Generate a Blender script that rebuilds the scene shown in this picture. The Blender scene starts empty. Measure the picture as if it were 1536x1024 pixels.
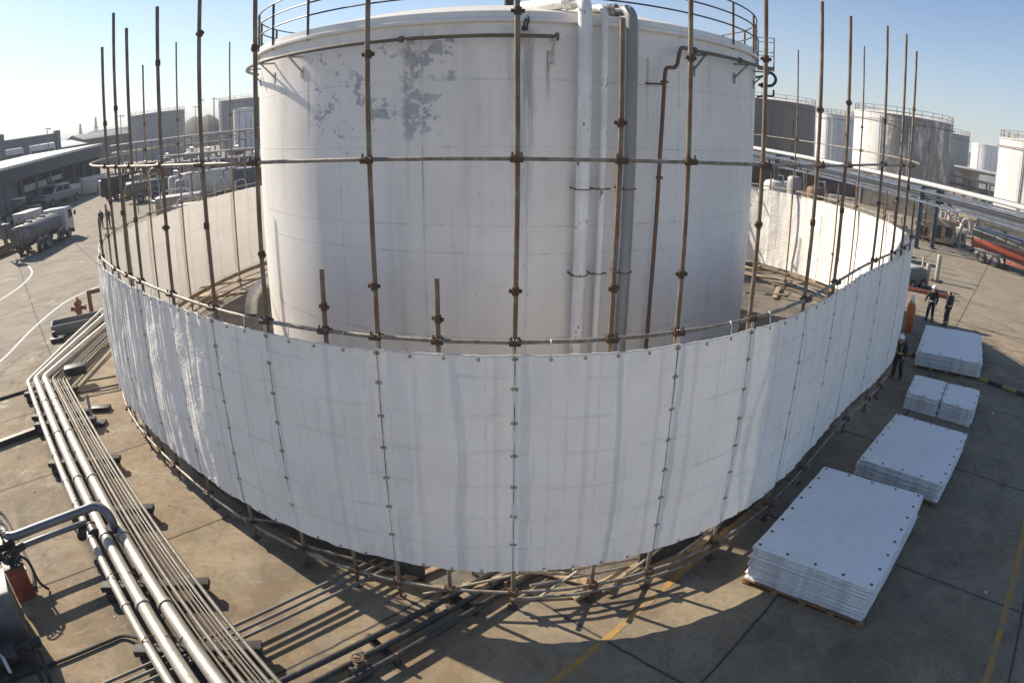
import bpy, bmesh, math, random
from mathutils import Vector, Matrix, noise
random.seed(11)
PI = math.pi
sc = bpy.context.scene
COL = sc.collection
rad = math.radians

# ---------------------------------------------------------------- camera model (wide fisheye security camera)
KP = (0.78832, -0.14954, 0.2821, -0.13985)
PITCH, YAW, ROLL = 0.34917, -0.00383, 0.00774
CAM = Vector((0.0, -24.3728, 8.5224))
cp, sp = math.cos(PITCH), math.sin(PITCH)
_cr, _sr = math.cos(ROLL), math.sin(ROLL)
_rz = Matrix.Rotation(YAW, 3, 'Z')
_u0 = Vector((0, sp, cp)); _r0 = Vector((1, 0, 0))
C_R = _rz @ (_r0 * _cr + _u0 * _sr)
C_U = _rz @ (_u0 * _cr - _r0 * _sr)
C_F = _rz @ Vector((0, cp, -sp))

def ray(px, py):
    u = (px - 768) / 768; w = (512 - py) / 768
    r = math.hypot(u, w) + 1e-9
    th = sum(k * r ** (i + 1) for i, k in enumerate(KP))
    return C_F * math.cos(th) + (C_R * (u / r) + C_U * (w / r)) * math.sin(th)

def at(px, py, z=0.0):
    """where the sight line through a photo pixel meets the level z"""
    d = ray(px, py); t = (z - CAM.z) / d.z
    return CAM + d * t

def hgt(px, py, base):
    """height of a photo pixel standing above a ground point"""
    d = ray(px, py)
    return CAM.z + d.z / math.hypot(d.x, d.y) * math.hypot(base.x - CAM.x, base.y - CAM.y)

cd = bpy.data.cameras.new('camera'); cam = bpy.data.objects.new('camera', cd); COL.objects.link(cam)
sc.camera = cam
cd.type = 'PANO'
pc = cd if hasattr(cd, 'panorama_type') else cd.cycles
pc.panorama_type = 'FISHEYE_LENS_POLYNOMIAL'
cd.sensor_width = 36; cd.sensor_height = 24; cd.sensor_fit = 'HORIZONTAL'
pc.fisheye_fov = rad(175)
pc.fisheye_polynomial_k0 = 0
for i in range(4):
    setattr(pc, 'fisheye_polynomial_k%d' % (i + 1), -KP[i] / 18 ** (i + 1))
cd.clip_end = 6000
m_ = Matrix((C_R, C_U, -C_F)).transposed().to_4x4(); m_.translation = CAM
cam.matrix_world = m_

# ---------------------------------------------------------------- the ring the scaffold follows
RH = dict(c2=-0.47837, c3=0.70435, c4=-0.01711, c5=0.26066, s1=0.0283, s2=-0.11252, s3=-0.32781, s4=0.13944, s5=0.0908)
def RR(a):
    r = 10.0
    for k in range(1, 6):
        if k > 1: r += RH['c%d' % k] * math.cos(k * a)
        r += RH['s%d' % k] * math.sin(k * a)
    return r * 1.45
def rp(a, z=0.0, off=0.0):
    r = RR(a) + off
    return Vector((r * math.sin(a), -r * math.cos(a), z))

# ---------------------------------------------------------------- mesh builder
class MB:
    def __init__(s): s.v = []; s.f = []; s.m = []; s.uv = {}
    def add(s, vs, fs, m=None, uvs=None):
        b = len(s.v); s.v += [Vector(x) for x in vs]
        for i, f in enumerate(fs):
            s.f.append([b + k for k in f]); s.m.append(m)
            if uvs is not None: s.uv[len(s.f) - 1] = [uvs[k] for k in f]
    def box(s, c, size, R=None, m=None, ch=0.0):
        c = Vector(c); hx, hy, hz = size[0] / 2, size[1] / 2, size[2] / 2
        R = R or Matrix.Identity(3)
        if ch <= 0:
            vs = [c + R @ Vector((x * hx, y * hy, z * hz)) for x in (-1, 1) for y in (-1, 1) for z in (-1, 1)]
            s.add(vs, [(0, 1, 3, 2), (4, 6, 7, 5), (0, 4, 5, 1), (2, 3, 7, 6), (0, 2, 6, 4), (1, 5, 7, 3)], m)
        else:
            ch = min(ch, hx * .9, hy * .9, hz * .9)
            bm = bmesh.new(); bmesh.ops.create_cube(bm, size=1.0)
            for v in bm.verts: v.co = Vector((v.co.x * 2 * hx, v.co.y * 2 * hy, v.co.z * 2 * hz))
            bmesh.ops.bevel(bm, geom=list(bm.edges), offset=ch, segments=2, affect='EDGES', profile=.5)
            bm.verts.index_update()
            s.add([c + R @ v.co for v in bm.verts], [[v.index for v in f.verts] for f in bm.faces], m); bm.free()
    def bar(s, a, b, w, h, m=None, up=(0, 0, 1), ch=0.0):
        a = Vector(a); b = Vector(b); d = b - a; L = d.length
        x = d.normalized(); u = Vector(up)
        if abs(x.dot(u)) > .98: u = Vector((0, 1, 0))
        y = u.cross(x).normalized(); z = x.cross(y)
        s.box((a + b) / 2, (L, w, h), Matrix((x, y, z)).transposed(), m, ch)
    def tube(s, pts, r, n=12, m=None, caps=True, closed=False):
        pts = [Vector(p) for p in pts]; k = len(pts)
        rs = r if isinstance(r, (list, tuple)) else [r] * k
        vs = []; fs = []; uvs = []
        prev = None; L = 0
        for i, p in enumerate(pts):
            if closed: t = (pts[(i + 1) % k] - pts[i - 1])
            elif i == 0: t = pts[1] - p
            elif i == k - 1: t = p - pts[i - 1]
            else:
                t = (p - pts[i - 1]).normalized() + (pts[i + 1] - p).normalized()
            if t.length < 1e-9: t = pts[min(i + 1, k - 1)] - pts[max(i - 1, 0)]
            t.normalize()
            if prev is None:
                h = Vector((0, 0, 1)) if abs(t.z) < .9 else Vector((0, 1, 0))
                x = h.cross(t).normalized()
            else:
                x = (prev - t * prev.dot(t)); x.normalize()
            prev = x; y = t.cross(x)
            f = 1.0
            if not closed and 0 < i < k - 1:
                c_ = max(.5, (p - pts[i - 1]).normalized().dot(t)); f = 1 / c_
                # stretch only in the bend plane
                bd = ((pts[i + 1] - p).normalized() - (p - pts[i - 1]).normalized())
                bd = bd - t * bd.dot(t)
                bn = bd.normalized() if bd.length > 1e-5 else None
            else: bn = None
            if i: L += (p - pts[i - 1]).length
            for j in range(n):
                a = 2 * PI * j / n
                o = (x * math.cos(a) + y * math.sin(a)) * rs[i]
                if bn is not None: o = o + bn * o.dot(bn) * (f - 1)
                vs.append(p + o); uvs.append((2 * PI * rs[i] * j / n, L))
        kk = k if closed else k - 1
        for i in range(kk):
            for j in range(n):
                a, b = i * n + j, i * n + (j + 1) % n
                c, d = ((i + 1) % k) * n + (j + 1) % n, ((i + 1) % k) * n + j
                fs.append((a, b, c, d))
        if caps and not closed:
            fs.append(tuple(range(n))[::-1]); fs.append(tuple((k - 1) * n + j for j in range(n)))
        s.add(vs, fs, m, uvs)
    def cyl(s, a, b, r, r2=None, n=16, m=None, caps=True):
        s.tube([a, b], [r, r if r2 is None else r2], n, m, caps)
    def lathe(s, prof, c=(0, 0, 0), n=32, m=None, axis='Z', a0=0, a1=2 * PI, R=None):
        """prof: list of (radius, height)"""
        c = Vector(c); full = abs(a1 - a0 - 2 * PI) < 1e-6
        nn = n if full else n + 1
        vs = []; fs = []; uvs = []
        Lp = 0
        for i, (r, h) in enumerate(prof):
            if i: Lp += math.hypot(r - prof[i - 1][0], h - prof[i - 1][1])
            for j in range(nn):
                a = a0 + (a1 - a0) * j / n
                p = Vector((r * math.sin(a), -r * math.cos(a), h))
                if R is not None: p = R @ p
                elif axis == 'X': p = Vector((p.z, p.x, -p.y))
                elif axis == 'Y': p = Vector((p.x, p.z, -p.y))
                vs.append(c + p); uvs.append((r * a, Lp))
        for i in range(len(prof) - 1):
            for j in range(nn if full else nn - 1):
                a, b = i * nn + j, i * nn + (j + 1) % nn
                fs.append((a, b, b + nn, a + nn))
        s.add(vs, fs, m, uvs)
    def torus(s, c, R, r, nrm=(0, 0, 1), n=16, k=6, m=None):
        nrm = Vector(nrm).normalized(); h = Vector((0, 0, 1)) if abs(nrm.z) < .9 else Vector((1, 0, 0))
        x = h.cross(nrm).normalized(); y = nrm.cross(x)
        s.tube([Vector(c) + (x * math.cos(2 * PI * i / n) + y * math.sin(2 * PI * i / n)) * R for i in range(n)], r, k, m, closed=True)
    def ball(s, c, r, n=12, m=None, sc_=(1, 1, 1)):
        bm = bmesh.new(); bmesh.ops.create_uvsphere(bm, u_segments=n, v_segments=max(6, n // 2 + 1), radius=r); bm.verts.index_update()
        s.add([Vector(c) + Vector((v.co.x * sc_[0], v.co.y * sc_[1], v.co.z * sc_[2])) for v in bm.verts], [[v.index for v in f.verts] for f in bm.faces], m); bm.free()
    def prism(s, poly, z0, z1, m=None):
        n = len(poly)
        vs = [(x, y, z0) for x, y in poly] + [(x, y, z1) for x, y in poly]
        fs = [tuple(range(n))[::-1], tuple(range(n, 2 * n))] + [(i, (i + 1) % n, n + (i + 1) % n, n + i) for i in range(n)]
        s.add(vs, fs, m)
    def extr(s, prof, axis_o, ax, ay, az, w, m=None):
        """profile points (a,b) in plane ax/ay, extruded by w along az (centred)"""
        o = Vector(axis_o); ax = Vector(ax); ay = Vector(ay); az = Vector(az); n = len(prof)
        vs = [o + ax * a + ay * b - az * w / 2 for a, b in prof] + [o + ax * a + ay * b + az * w / 2 for a, b in prof]
        fs = [tuple(range(n))[::-1], tuple(range(n, 2 * n))] + [(i, (i + 1) % n, n + (i + 1) % n, n + i) for i in range(n)]
        s.add(vs, fs, m)

OFF = {}
def mesh_of(name, mb, mats, off, ang=35):
    me = bpy.data.meshes.new(name)
    me.from_pydata([v - off for v in mb.v], [], mb.f)
    if not isinstance(mats, (list, tuple)): mats = [mats]
    names = list(mats)
    for m in names: me.materials.append(M[m])
    for i, p in enumerate(me.polygons):
        k = mb.m[i]
        p.material_index = names.index(k) if k in names else 0
    if mb.uv:
        ul = me.uv_layers.new(name='UVMap')
        for i, p in enumerate(me.polygons):
            q = mb.uv.get(i)
            if q:
                for li, uv in zip(p.loop_indices, q): ul.data[li].uv = uv
    bm = bmesh.new(); bm.from_mesh(me)
    for f in bm.faces: f.smooth = True
    bmesh.ops.recalc_face_normals(bm, faces=bm.faces) if getattr(mb, 'recalc', True) else None
    bm.to_mesh(me); bm.free()
    try: me.set_sharp_from_angle(angle=rad(ang))
    except Exception: pass
    return me
def build(name, mb, mats, parent=None, loc=None, local=False, ang=35):
    """links a MB as ONE mesh object.  parent: a thing or part; loc: origin of a top-level mesh"""
    if parent is not None: off = Vector((0, 0, 0)) if local else OFF[parent.name]
    else: off = Vector(loc) if loc is not None else Vector((0, 0, 0))
    o = bpy.data.objects.new(name, mesh_of(name, mb, mats, Vector((0, 0, 0)) if local else off, ang))
    COL.objects.link(o)
    if parent is not None: o.parent = parent; OFF[o.name] = OFF[parent.name]
    else: o.location = off; OFF[o.name] = off
    return o
def tag(o, label=None, cat=None, group=None, kind=None):
    if label: o['label'] = label
    if cat: o['category'] = cat
    if group: o['group'] = group
    if kind: o['kind'] = kind
    return o
def thing(name, label, cat, loc=(0, 0, 0), rz=0.0, group=None):
    o = bpy.data.objects.new(name, None); COL.objects.link(o)
    o.location = loc; o.rotation_euler = (0, 0, rz); o.empty_display_size = .2
    OFF[o.name] = Vector(loc)
    return tag(o, label, cat, group)
def struct(name, mb, mats, ang=35):
    return tag(build(name, mb, mats, ang=ang), kind='structure')
def copy_tree(o, parent=None):
    c = o.copy(); COL.objects.link(c); c.parent = parent
    OFF[c.name] = OFF.get(o.name, Vector((0, 0, 0)))
    for ch in list(o.children): copy_tree(ch, c)
    return c
def rotz(a): return Matrix.Rotation(a, 3, 'Z')
# ---------------------------------------------------------------- materials
M = {}
_a, _b = at(42, 573, .5), at(255, 1024, .5); SHADE_A = math.degrees(math.atan2(_b.y - _a.y, _b.x - _a.x))
_n = Matrix.Rotation(-rad(SHADE_A), 3, 'Z'); _c = _n @ at(99, 569, .4); _d = _n @ _a
SHADE_Y = tuple(sorted((_d.y - .1, _c.y + .1))); SHADE_X = _d.x
class NT:
    def __init__(s, name):
        s.mat = bpy.data.materials.new(name); s.mat.use_nodes = True
        s.t = s.mat.node_tree; s.t.nodes.clear()
        s.out = s.t.nodes.new('ShaderNodeOutputMaterial')
        s.bsdf = s.t.nodes.new('ShaderNodeBsdfPrincipled')
        s.t.links.new(s.bsdf.outputs[0], s.out.inputs[0])
        M[name] = s.mat
    def new(s, t, **kw):
        n = s.t.nodes.new(t)
        for k, v in kw.items(): setattr(n, k, v)
        return n
    def lk(s, a, b): s.t.links.new(a, b)
    def put(s, sock, v):
        if hasattr(v, 'is_output') or hasattr(v, 'links'): s.lk(v, sock)
        elif isinstance(v, (tuple, list)) and len(v) == 3 and sock.type == 'RGBA': sock.default_value = (*v, 1)
        else: sock.default_value = v
    def set(s, key, v): s.put(s.bsdf.inputs[key], v)
    def math(s, op, a, b=0.0, c=None, clamp=False):
        n = s.new('ShaderNodeMath', operation=op, use_clamp=clamp)
        s.put(n.inputs[0], a); s.put(n.inputs[1], b)
        if c is not None: s.put(n.inputs[2], c)
        return n.outputs[0]
    def coord(s, kind='Object'): return s.new('ShaderNodeTexCoord').outputs[kind]
    def pos(s): return s.new('ShaderNodeNewGeometry').outputs['Position']
    def sep(s, v):
        n = s.new('ShaderNodeSeparateXYZ'); s.lk(v, n.inputs[0]); return n.outputs
    def comb(s, x, y, z):
        n = s.new('ShaderNodeCombineXYZ'); s.put(n.inputs[0], x); s.put(n.inputs[1], y); s.put(n.inputs[2], z); return n.outputs[0]
    def mapping(s, v, scale=(1, 1, 1), rot=(0, 0, 0), loc=(0, 0, 0)):
        n = s.new('ShaderNodeMapping'); s.lk(v, n.inputs[0])
        n.inputs['Scale'].default_value = scale; n.inputs['Rotation'].default_value = rot; n.inputs['Location'].default_value = loc
        return n.outputs[0]
    def noise(s, v, scale=5, detail=4, rough=.55, dist=0.0):
        n = s.new('ShaderNodeTexNoise'); s.lk(v, n.inputs['Vector'])
        n.inputs['Scale'].default_value = scale; n.inputs['Detail'].default_value = detail; n.inputs['Roughness'].default_value = rough
        n.inputs['Distortion'].default_value = dist
        return n.outputs[0]
    def voro(s, v, scale=5, feature='F1', out='Distance'):
        n = s.new('ShaderNodeTexVoronoi', feature=feature); s.lk(v, n.inputs['Vector']); n.inputs['Scale'].default_value = scale
        return n.outputs[out]
    def ramp(s, f, a, b, inv=False):
        n = s.new('ShaderNodeMapRange', clamp=True, interpolation_type='SMOOTHSTEP'); s.put(n.inputs[0], f)
        n.inputs[1].default_value = a; n.inputs[2].default_value = b
        n.inputs[3].default_value = 1.0 if inv else 0.0; n.inputs[4].default_value = 0.0 if inv else 1.0
        return n.outputs[0]
    def mix(s, f, a, b, mode='MIX'):
        n = s.new('ShaderNodeMix', data_type='RGBA', blend_type=mode); s.put(n.inputs[0], f)
        s.put(n.inputs[6], a); s.put(n.inputs[7], b); return n.outputs[2]
    def bump(s, h, strength=.3, dist=.02, prev=None):
        n = s.new('ShaderNodeBump'); n.inputs['Strength'].default_value = strength; n.inputs['Distance'].default_value = dist
        s.lk(h, n.inputs['Height'])
        if prev is not None: s.lk(prev, n.inputs['Normal'])
        return n.outputs[0]
    def lines(s, x, vals, w):
        """1 on thin lines at the given values of x"""
        acc = None
        for v in vals:
            d = s.math('ABSOLUTE', s.math('SUBTRACT', x, v))
            l = s.ramp(d, w * .4, w, True)
            acc = l if acc is None else s.math('MAXIMUM', acc, l)
        return acc
    def grid(s, x, period, w, ofs=0.0):
        f = s.math('FRACT', s.math('ADD', s.math('DIVIDE', x, period), ofs))
        d = s.math('MULTIPLY', s.math('ABSOLUTE', s.math('SUBTRACT', f, .5)), period)
        return s.ramp(d, w * .4, w, True)
    def box_mask(s, x, a, b, soft):
        return s.math('MULTIPLY', s.ramp(x, a - soft, a + soft), s.ramp(x, b - soft, b + soft, True))

def simple(name, col, rough=.6, metal=0.0, var=.25, scale=3.0, dirt=None, dirt_amt=.35, bump=.0, spec=None, coord='Object'):
    n = NT(name); c = n.coord(coord)
    f = n.noise(c, scale, 5, .6)
    dark = tuple(x * (1 - var) for x in col); lite = tuple(min(1, x * (1 + var)) for x in col)
    base = n.mix(n.ramp(f, .3, .7), dark, lite)
    if dirt is not None:
        g = n.noise(c, scale * .6 + .3, 6, .65)
        base = n.mix(n.math('MULTIPLY', n.ramp(g, .48, .68), dirt_amt), base, dirt)
    n.set('Base Color', base); n.set('Metallic', metal)
    n.set('Roughness', n.math('ADD', n.math('MULTIPLY', f, .2), rough - .1))
    if spec is not None: n.set('Specular IOR Level', spec)
    if bump: n.set('Normal', n.bump(n.noise(c, scale * 8, 4, .6), bump, .01))
    return n

# --- concrete yard
n = NT('concrete'); p = n.pos()
big = n.noise(p, .11, 5, .6); med = n.noise(p, .55, 6, .62, .6); fine = n.noise(p, 6.0, 5, .7); grit = n.noise(p, 42, 3, .7)
base = n.mix(n.ramp(med, .36, .64), (.150, .113, .067), (.300, .238, .150))
base = n.mix(n.math('MULTIPLY', n.ramp(big, .42, .62), .6), base, (.26, .222, .158))
base = n.mix(n.math('MULTIPLY', n.ramp(fine, .35, .75), .35), base, (.165, .14, .112))
# rusty, ochre washes
xyz = n.sep(p)
rw = n.noise(p, .33, 6, .66, 1.2)
nearleft = n.math('MULTIPLY', n.box_mask(xyz[0], -15, 3, 3.0), n.box_mask(xyz[1], -19, -5, 3.0))
base = n.mix(n.math('MULTIPLY', n.ramp(rw, .46, .64), n.math('ADD', n.math('MULTIPLY', nearleft, .45), .10)), base, (.225, .145, .075))
yard = n.math('MULTIPLY', n.ramp(xyz[0], -15.0, -22.0 - 1e-3, False) if False else n.ramp(xyz[0], -24.0, -16.0, True), 1.0)
farr = n.ramp(xyz[1], -4.0, 8.0)
base = n.mix(n.math('MULTIPLY', n.math('MAXIMUM', yard, farr), .62), base, n.mix(n.ramp(med, .3, .7), (.195, .176, .145), (.245, .224, .188)))
# cooler traffic lanes on the right hand apron
lane = n.math('MULTIPLY', n.ramp(xyz[0], 1.5, 6.0), n.ramp(n.noise(p, .2, 4, .6), .25, .6))
base = n.mix(n.math('MULTIPLY', lane, .45), base, (.205, .176, .125))
# oil drips and tyre smears
oil = n.noise(n.mapping(p, (1, 1, 1), (0, 0, rad(45))), .8, 5, .7, .8)
base = n.mix(n.math('MULTIPLY', n.ramp(oil, .60, .74), .55), base, (.075, .066, .056))
sme = n.noise(n.mapping(p, (.12, 1.6, 1), (0, 0, rad(45))), 1.0, 4, .6)
base = n.mix(n.math('MULTIPLY', n.ramp(sme, .56, .75), .30), base, (.12, .108, .095))
spk = n.voro(p, 3.1); base = n.mix(n.math('MULTIPLY', n.ramp(spk, .03, .055, True), .7), base, (.05, .042, .036))
sw = n.noise(p, 1.5, 8, .72, 2.4); base = n.mix(n.math('MULTIPLY', n.ramp(sw, .50, .62), .38), base, (.11, .082, .054)); base = n.mix(n.math('MULTIPLY', n.ramp(sw, .34, .44, True), .35), base, (.36, .305, .22))
bx = n.mapping(p, (1, 1, 1), (0, 0, rad(-SHADE_A))); bs = n.sep(bx)
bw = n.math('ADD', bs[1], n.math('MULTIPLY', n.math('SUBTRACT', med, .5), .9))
base = n.mix(n.math('MULTIPLY', n.math('MULTIPLY', n.box_mask(bw, SHADE_Y[0], SHADE_Y[1], .18), n.ramp(bs[0], SHADE_X - .6, SHADE_X)), .78), base, (.040, .032, .025))  # shade under the pipe bundle, painted into the ground colour as a dark strip
rd = n.math('SQRT', n.math('ADD', n.math('MULTIPLY', xyz[0], xyz[0]), n.math('MULTIPLY', xyz[1], xyz[1])))
rdw = n.math('ADD', rd, n.math('MULTIPLY', n.math('SUBTRACT', n.noise(p, .16, 3, .5), .5), 3.0))
tyre = n.lines(rdw, (18.3, 20.1, 21.4, 23.2, 26.0, 27.8), .24)
tread = n.ramp(n.noise(n.mapping(p, (1, 1, 1)), 1.1, 5, .7), .40, .66)
base = n.mix(n.math('MULTIPLY', n.math('MULTIPLY', tyre, tread), .50), base, (.065, .056, .046))
wash = n.noise(n.mapping(p, (.5, 2.2, 1), (0, 0, rad(-45))), .9, 6, .68, 1.6)
base = n.mix(n.math('MULTIPLY', n.ramp(wash, .56, .72), .30), base, (.36, .33, .27))
# slab joints run at 45 degrees
q = n.sep(n.mapping(p, (1, 1, 1), (0, 0, rad(-45.0))))
wob = n.math('MULTIPLY', n.math('SUBTRACT', n.noise(p, 2.2, 4, .6), .5), .06)
j = n.math('MAXIMUM', n.grid(n.math('ADD', q[0], wob), 5.6, .035, .32), n.grid(n.math('ADD', q[1], wob), 5.0, .035, .40))
jb = n.math('MAXIMUM', n.grid(n.math('ADD', q[0], wob), 5.6, .13, .32), n.grid(n.math('ADD', q[1], wob), 5.0, .13, .40))
base = n.mix(n.math('MULTIPLY', jb, n.math('MULTIPLY', n.ramp(fine, .3, .7), .4)), base, (.13, .11, .09))
base = n.mix(n.math('MULTIPLY', j, .85), base, (.022, .020, .018))
# hairline cracks
cr = n.voro(n.comb(n.math('ADD', xyz[0], n.math('MULTIPLY', med, 1.6)), n.math('ADD', xyz[1], n.math('MULTIPLY', rw, 1.4)), 0.0), .21, 'DISTANCE_TO_EDGE')
crk = n.math('MULTIPLY', n.ramp(cr, .0015, .004, True), n.ramp(big, .45, .58))
base = n.mix(n.math('MULTIPLY', crk, .5), base, (.03, .026, .022))
n.set('Base Color', base)
n.set('Roughness', n.math('SUBTRACT', .92, n.math('MULTIPLY', n.ramp(oil, .58, .74), .35)))
hh = n.math('ADD', n.math('MULTIPLY', grit, .25), n.math('SUBTRACT', fine, n.math('MULTIPLY', j, 1.6)))
n.set('Normal', n.bump(hh, .35, .03))

# --- dirty ground in the pit
n = NT('pit_dirt'); p = n.pos()
a = n.noise(p, .5, 7, .65, .7); b = n.noise(p, 3.5, 6, .7)
base = n.mix(n.ramp(a, .3, .7), (.075, .066, .056), (.17, .15, .122))
base = n.mix(n.math('MULTIPLY', n.ramp(b, .45, .7), .6), base, (.05, .043, .036))
base = n.mix(n.math('MULTIPLY', n.ramp(n.noise(p, .35, 5, .6, 1.0), .55, .7), .6), base, (.20, .125, .055))
n.set('Base Color', base); n.set('Roughness', .95); n.set('Normal', n.bump(b, .6, .05))

# --- painted lines, worn through in places
def paint(name, col, wear=.5):
    n = NT(name); p = n.pos()
    w = n.noise(p, 3.0, 6, .75); w2 = n.noise(p, 22, 3, .7)
    k = n.ramp(n.math('ADD', n.math('MULTIPLY', w, .7), n.math('MULTIPLY', w2, .3)), wear - .08, wear + .08)
    n.set('Base Color', n.mix(k, (.20, .17, .135), col)); n.set('Roughness', .8)
    return n
paint('yellow_paint', (.40, .22, .032), .475)
paint('white_paint', (.74, .72, .68), .38)

# --- tank paint, uv in metres
def tank_paint(name, col, streak=(.32, .27, .20), s_amt=.5, hs=(), vs=(), patch=False, soot=None, drips=(), period=None):
    n = NT(name); uv = n.coord('UV'); u, v, _ = n.sep(uv)
    big = n.noise(uv, .35, 5, .6); med = n.noise(uv, 2.2, 6, .65)
    base = n.mix(n.ramp(big, .3, .7), tuple(c * .90 for c in col), col)
    base = n.mix(n.math('MULTIPLY', n.ramp(med, .5, .72), .25), base, tuple(c * .72 for c in col))
    st = n.noise(n.mapping(uv, (3.2, .10, 1)), 1.0, 6, .7)
    st2 = n.noise(n.mapping(uv, (.9, .05, 1)), 1.0, 5, .65)
    base = n.mix(n.math('MULTIPLY', n.ramp(st, .52, .74), s_amt * .55), base, streak)
    base = n.mix(n.math('MULTIPLY', n.ramp(st2, .52, .72), s_amt * .7), base, tuple(c * .66 for c in streak))
    if soot is not None:
        so = n.noise(n.mapping(uv, (.55, .16, 1)), 1.0, 6, .7)
        base = n.mix(n.math('MULTIPLY', n.ramp(so, .34, .52), n.ramp(n.math('ADD', u, n.math('MULTIPLY', so, 1.5)), -7.6, -6.4)), base, soot)  # soot kept to the shaded side; the sunlit side is painted pale
    sp_ = n.voro(uv, 2.3); base = n.mix(n.math('MULTIPLY', n.ramp(sp_, .025, .045, True), .8), base, (.05, .04, .035))
    for (u0, w0, ztop, zbot, colr, am) in drips:
        uw = n.math('ADD', u, n.math('MULTIPLY', n.math('SUBTRACT', n.noise(n.mapping(uv, (1, .5, 1)), 1.5, 3, .6), .5), w0))
        mk = n.math('MULTIPLY', n.ramp(n.math('ABSOLUTE', n.math('SUBTRACT', uw, u0)), w0 * .15, w0, True), n.math('MULTIPLY', n.ramp(v, zbot, ztop), n.ramp(v, ztop - .02, ztop + .02, True)))
        base = n.mix(n.math('MULTIPLY', mk, n.math('MULTIPLY', n.ramp(n.noise(n.mapping(uv, (9, .6, 1)), 1.0, 4, .7), .3, .65), am)), base, colr)
    bh = n.math('MULTIPLY', n.noise(uv, .45, 2, .5), 1.0)
    if patch:
        # paint peeled off in ragged flakes high on the left of the shell
        pn = n.noise(n.mapping(uv, (1.0, 1.35, 1)), 3.4, 9, .70, .6); pm = n.noise(n.mapping(uv, (1, 1.1, 1), (0, 0, 0), (3, 7, 0)), .95, 3, .5)
        ma = n.math('MULTIPLY', n.box_mask(u, -2.45, -1.12, .12), n.box_mask(v, 7.75, 10.5, .2))
        mb_ = n.math('MULTIPLY', n.box_mask(u, -5.6, -2.5, .5), n.box_mask(v, 7.4, 10.3, .4))
        thr = n.math('ADD', n.math('ADD', n.math('MULTIPLY', pn, .62), n.math('MULTIPLY', pm, .42)), n.math('ADD', n.math('MULTIPLY', ma, .120), n.math('MULTIPLY', mb_, .080)))
        pk = n.math('MULTIPLY', n.ramp(thr, .645, .66), n.math('MAXIMUM', ma, mb_))
        base = n.mix(n.math('MULTIPLY', pk, .92), base, n.mix(n.ramp(med, .35, .65), (.34, .34, .355), (.47, .47, .485)))
        bh = n.math('SUBTRACT', bh, n.math('MULTIPLY', pk, .15))
    seam = None
    if hs: seam = n.lines(v, hs, .02)
    if vs:
        sv = n.lines(u, vs, .02); seam = sv if seam is None else n.math('MAXIMUM', seam, sv)
    if period:
        seam = n.math('MAXIMUM', n.grid(v, period[0], .05), n.math('MULTIPLY', n.grid(u, period[1], .05), 1.0))
    if seam is not None:
        base = n.mix(n.math('MULTIPLY', seam, n.math('ADD', .12, n.math('MULTIPLY', n.ramp(med, .4, .65), .4))), base, tuple(c * .45 for c in col))
        bh = n.math('ADD', bh, n.math('MULTIPLY', seam, .25))
    n.set('Base Color', base); n.set('Roughness', n.math('ADD', .38, n.math('MULTIPLY', med, .25)))
    n.set('Specular IOR Level', .35)
    n.set('Normal', n.bump(bh, .25, .06))
    return n
RU = 8.70
tank_paint('main_tank_paint', (.84, .805, .755), (.46, .42, .36), .42, (2.9, 5.05, 5.72, 7.6, 9.2), (-7.9, -4.35, -1.95, .55, 4.6, 7.7, 10.5), True,
           drips=((.52, .22, 10.4, 2.0, (.24, .22, .18), .75), (.30, .5, 10.5, 4.0, (.40, .38, .34), .6), (.98, .07, 9.9, 8.2, (.28, .14, .05), .85), (-2.2, .08, 9.8, 8.4, (.30, .15, .05), .9),
                  (-5.55, .07, 9.6, 6.0, (.33, .2, .1), .8), (3.55, .09, 9.9, 7.5, (.3, .24, .17), .7), (4.55, .05, 9.6, 8.6, (.25, .18, .1), .8), (-1.95, .03, 7.6, 5.0, (.3, .27, .22), .9), (-7.6, .05, 9.8, 8.4, (.33, .2, .1), .8)))
tank_paint('roof_paint', (.70, .67, .60), (.4, .33, .22), .6)
tank_paint('pale_tank_paint', (.60, .595, .57), (.30, .26, .20), .8, period=(2.0, 6.0))
tank_paint('white_tank_paint', (.70, .70, .70), (.38, .36, .33), .4, period=(2.2, 7.0))
tank_paint('grey_tank_paint', (.30, .30, .30), (.12, .115, .11), 1.0, period=(2.1, 6.0))
tank_paint('dark_tank_paint', (.105, .105, .108), (.05, .045, .04), 1.0, period=(2.1, 6.0))
tank_paint('sooty_tank_paint', (.66, .65, .62), (.3, .27, .22), .7, soot=(.17, .168, .165), period=(2.1, 6.0))

# --- riser paint with chips
def chipped(name, col, chip=(.12, .13, .15), thr=.66):
    n = NT(name); c = n.coord('Object')
    f = n.noise(n.mapping(c, (1, 1, .45)), 7, 7, .65); g = n.noise(c, 1.3, 4, .6)
    base = n.mix(n.ramp(g, .3, .7), tuple(x * .85 for x in col), col)
    st = n.noise(n.mapping(c, (6, 6, .3)), 1, 5, .7); base = n.mix(n.math('MULTIPLY', n.ramp(st, .5, .7), .35), base, tuple(x * .55 for x in col))
    base = n.mix(n.ramp(n.math('ADD', n.math('MULTIPLY', f, .8), n.math('MULTIPLY', g, .2)), thr - .02, thr), base, chip)
    n.set('Base Color', base); n.set('Roughness', .5)
    return n
chipped('riser_white', (.86, .84, .80), thr=.62)
chipped('riser_grey', (.27, .27, .265), (.12, .11, .10), .66)

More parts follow.
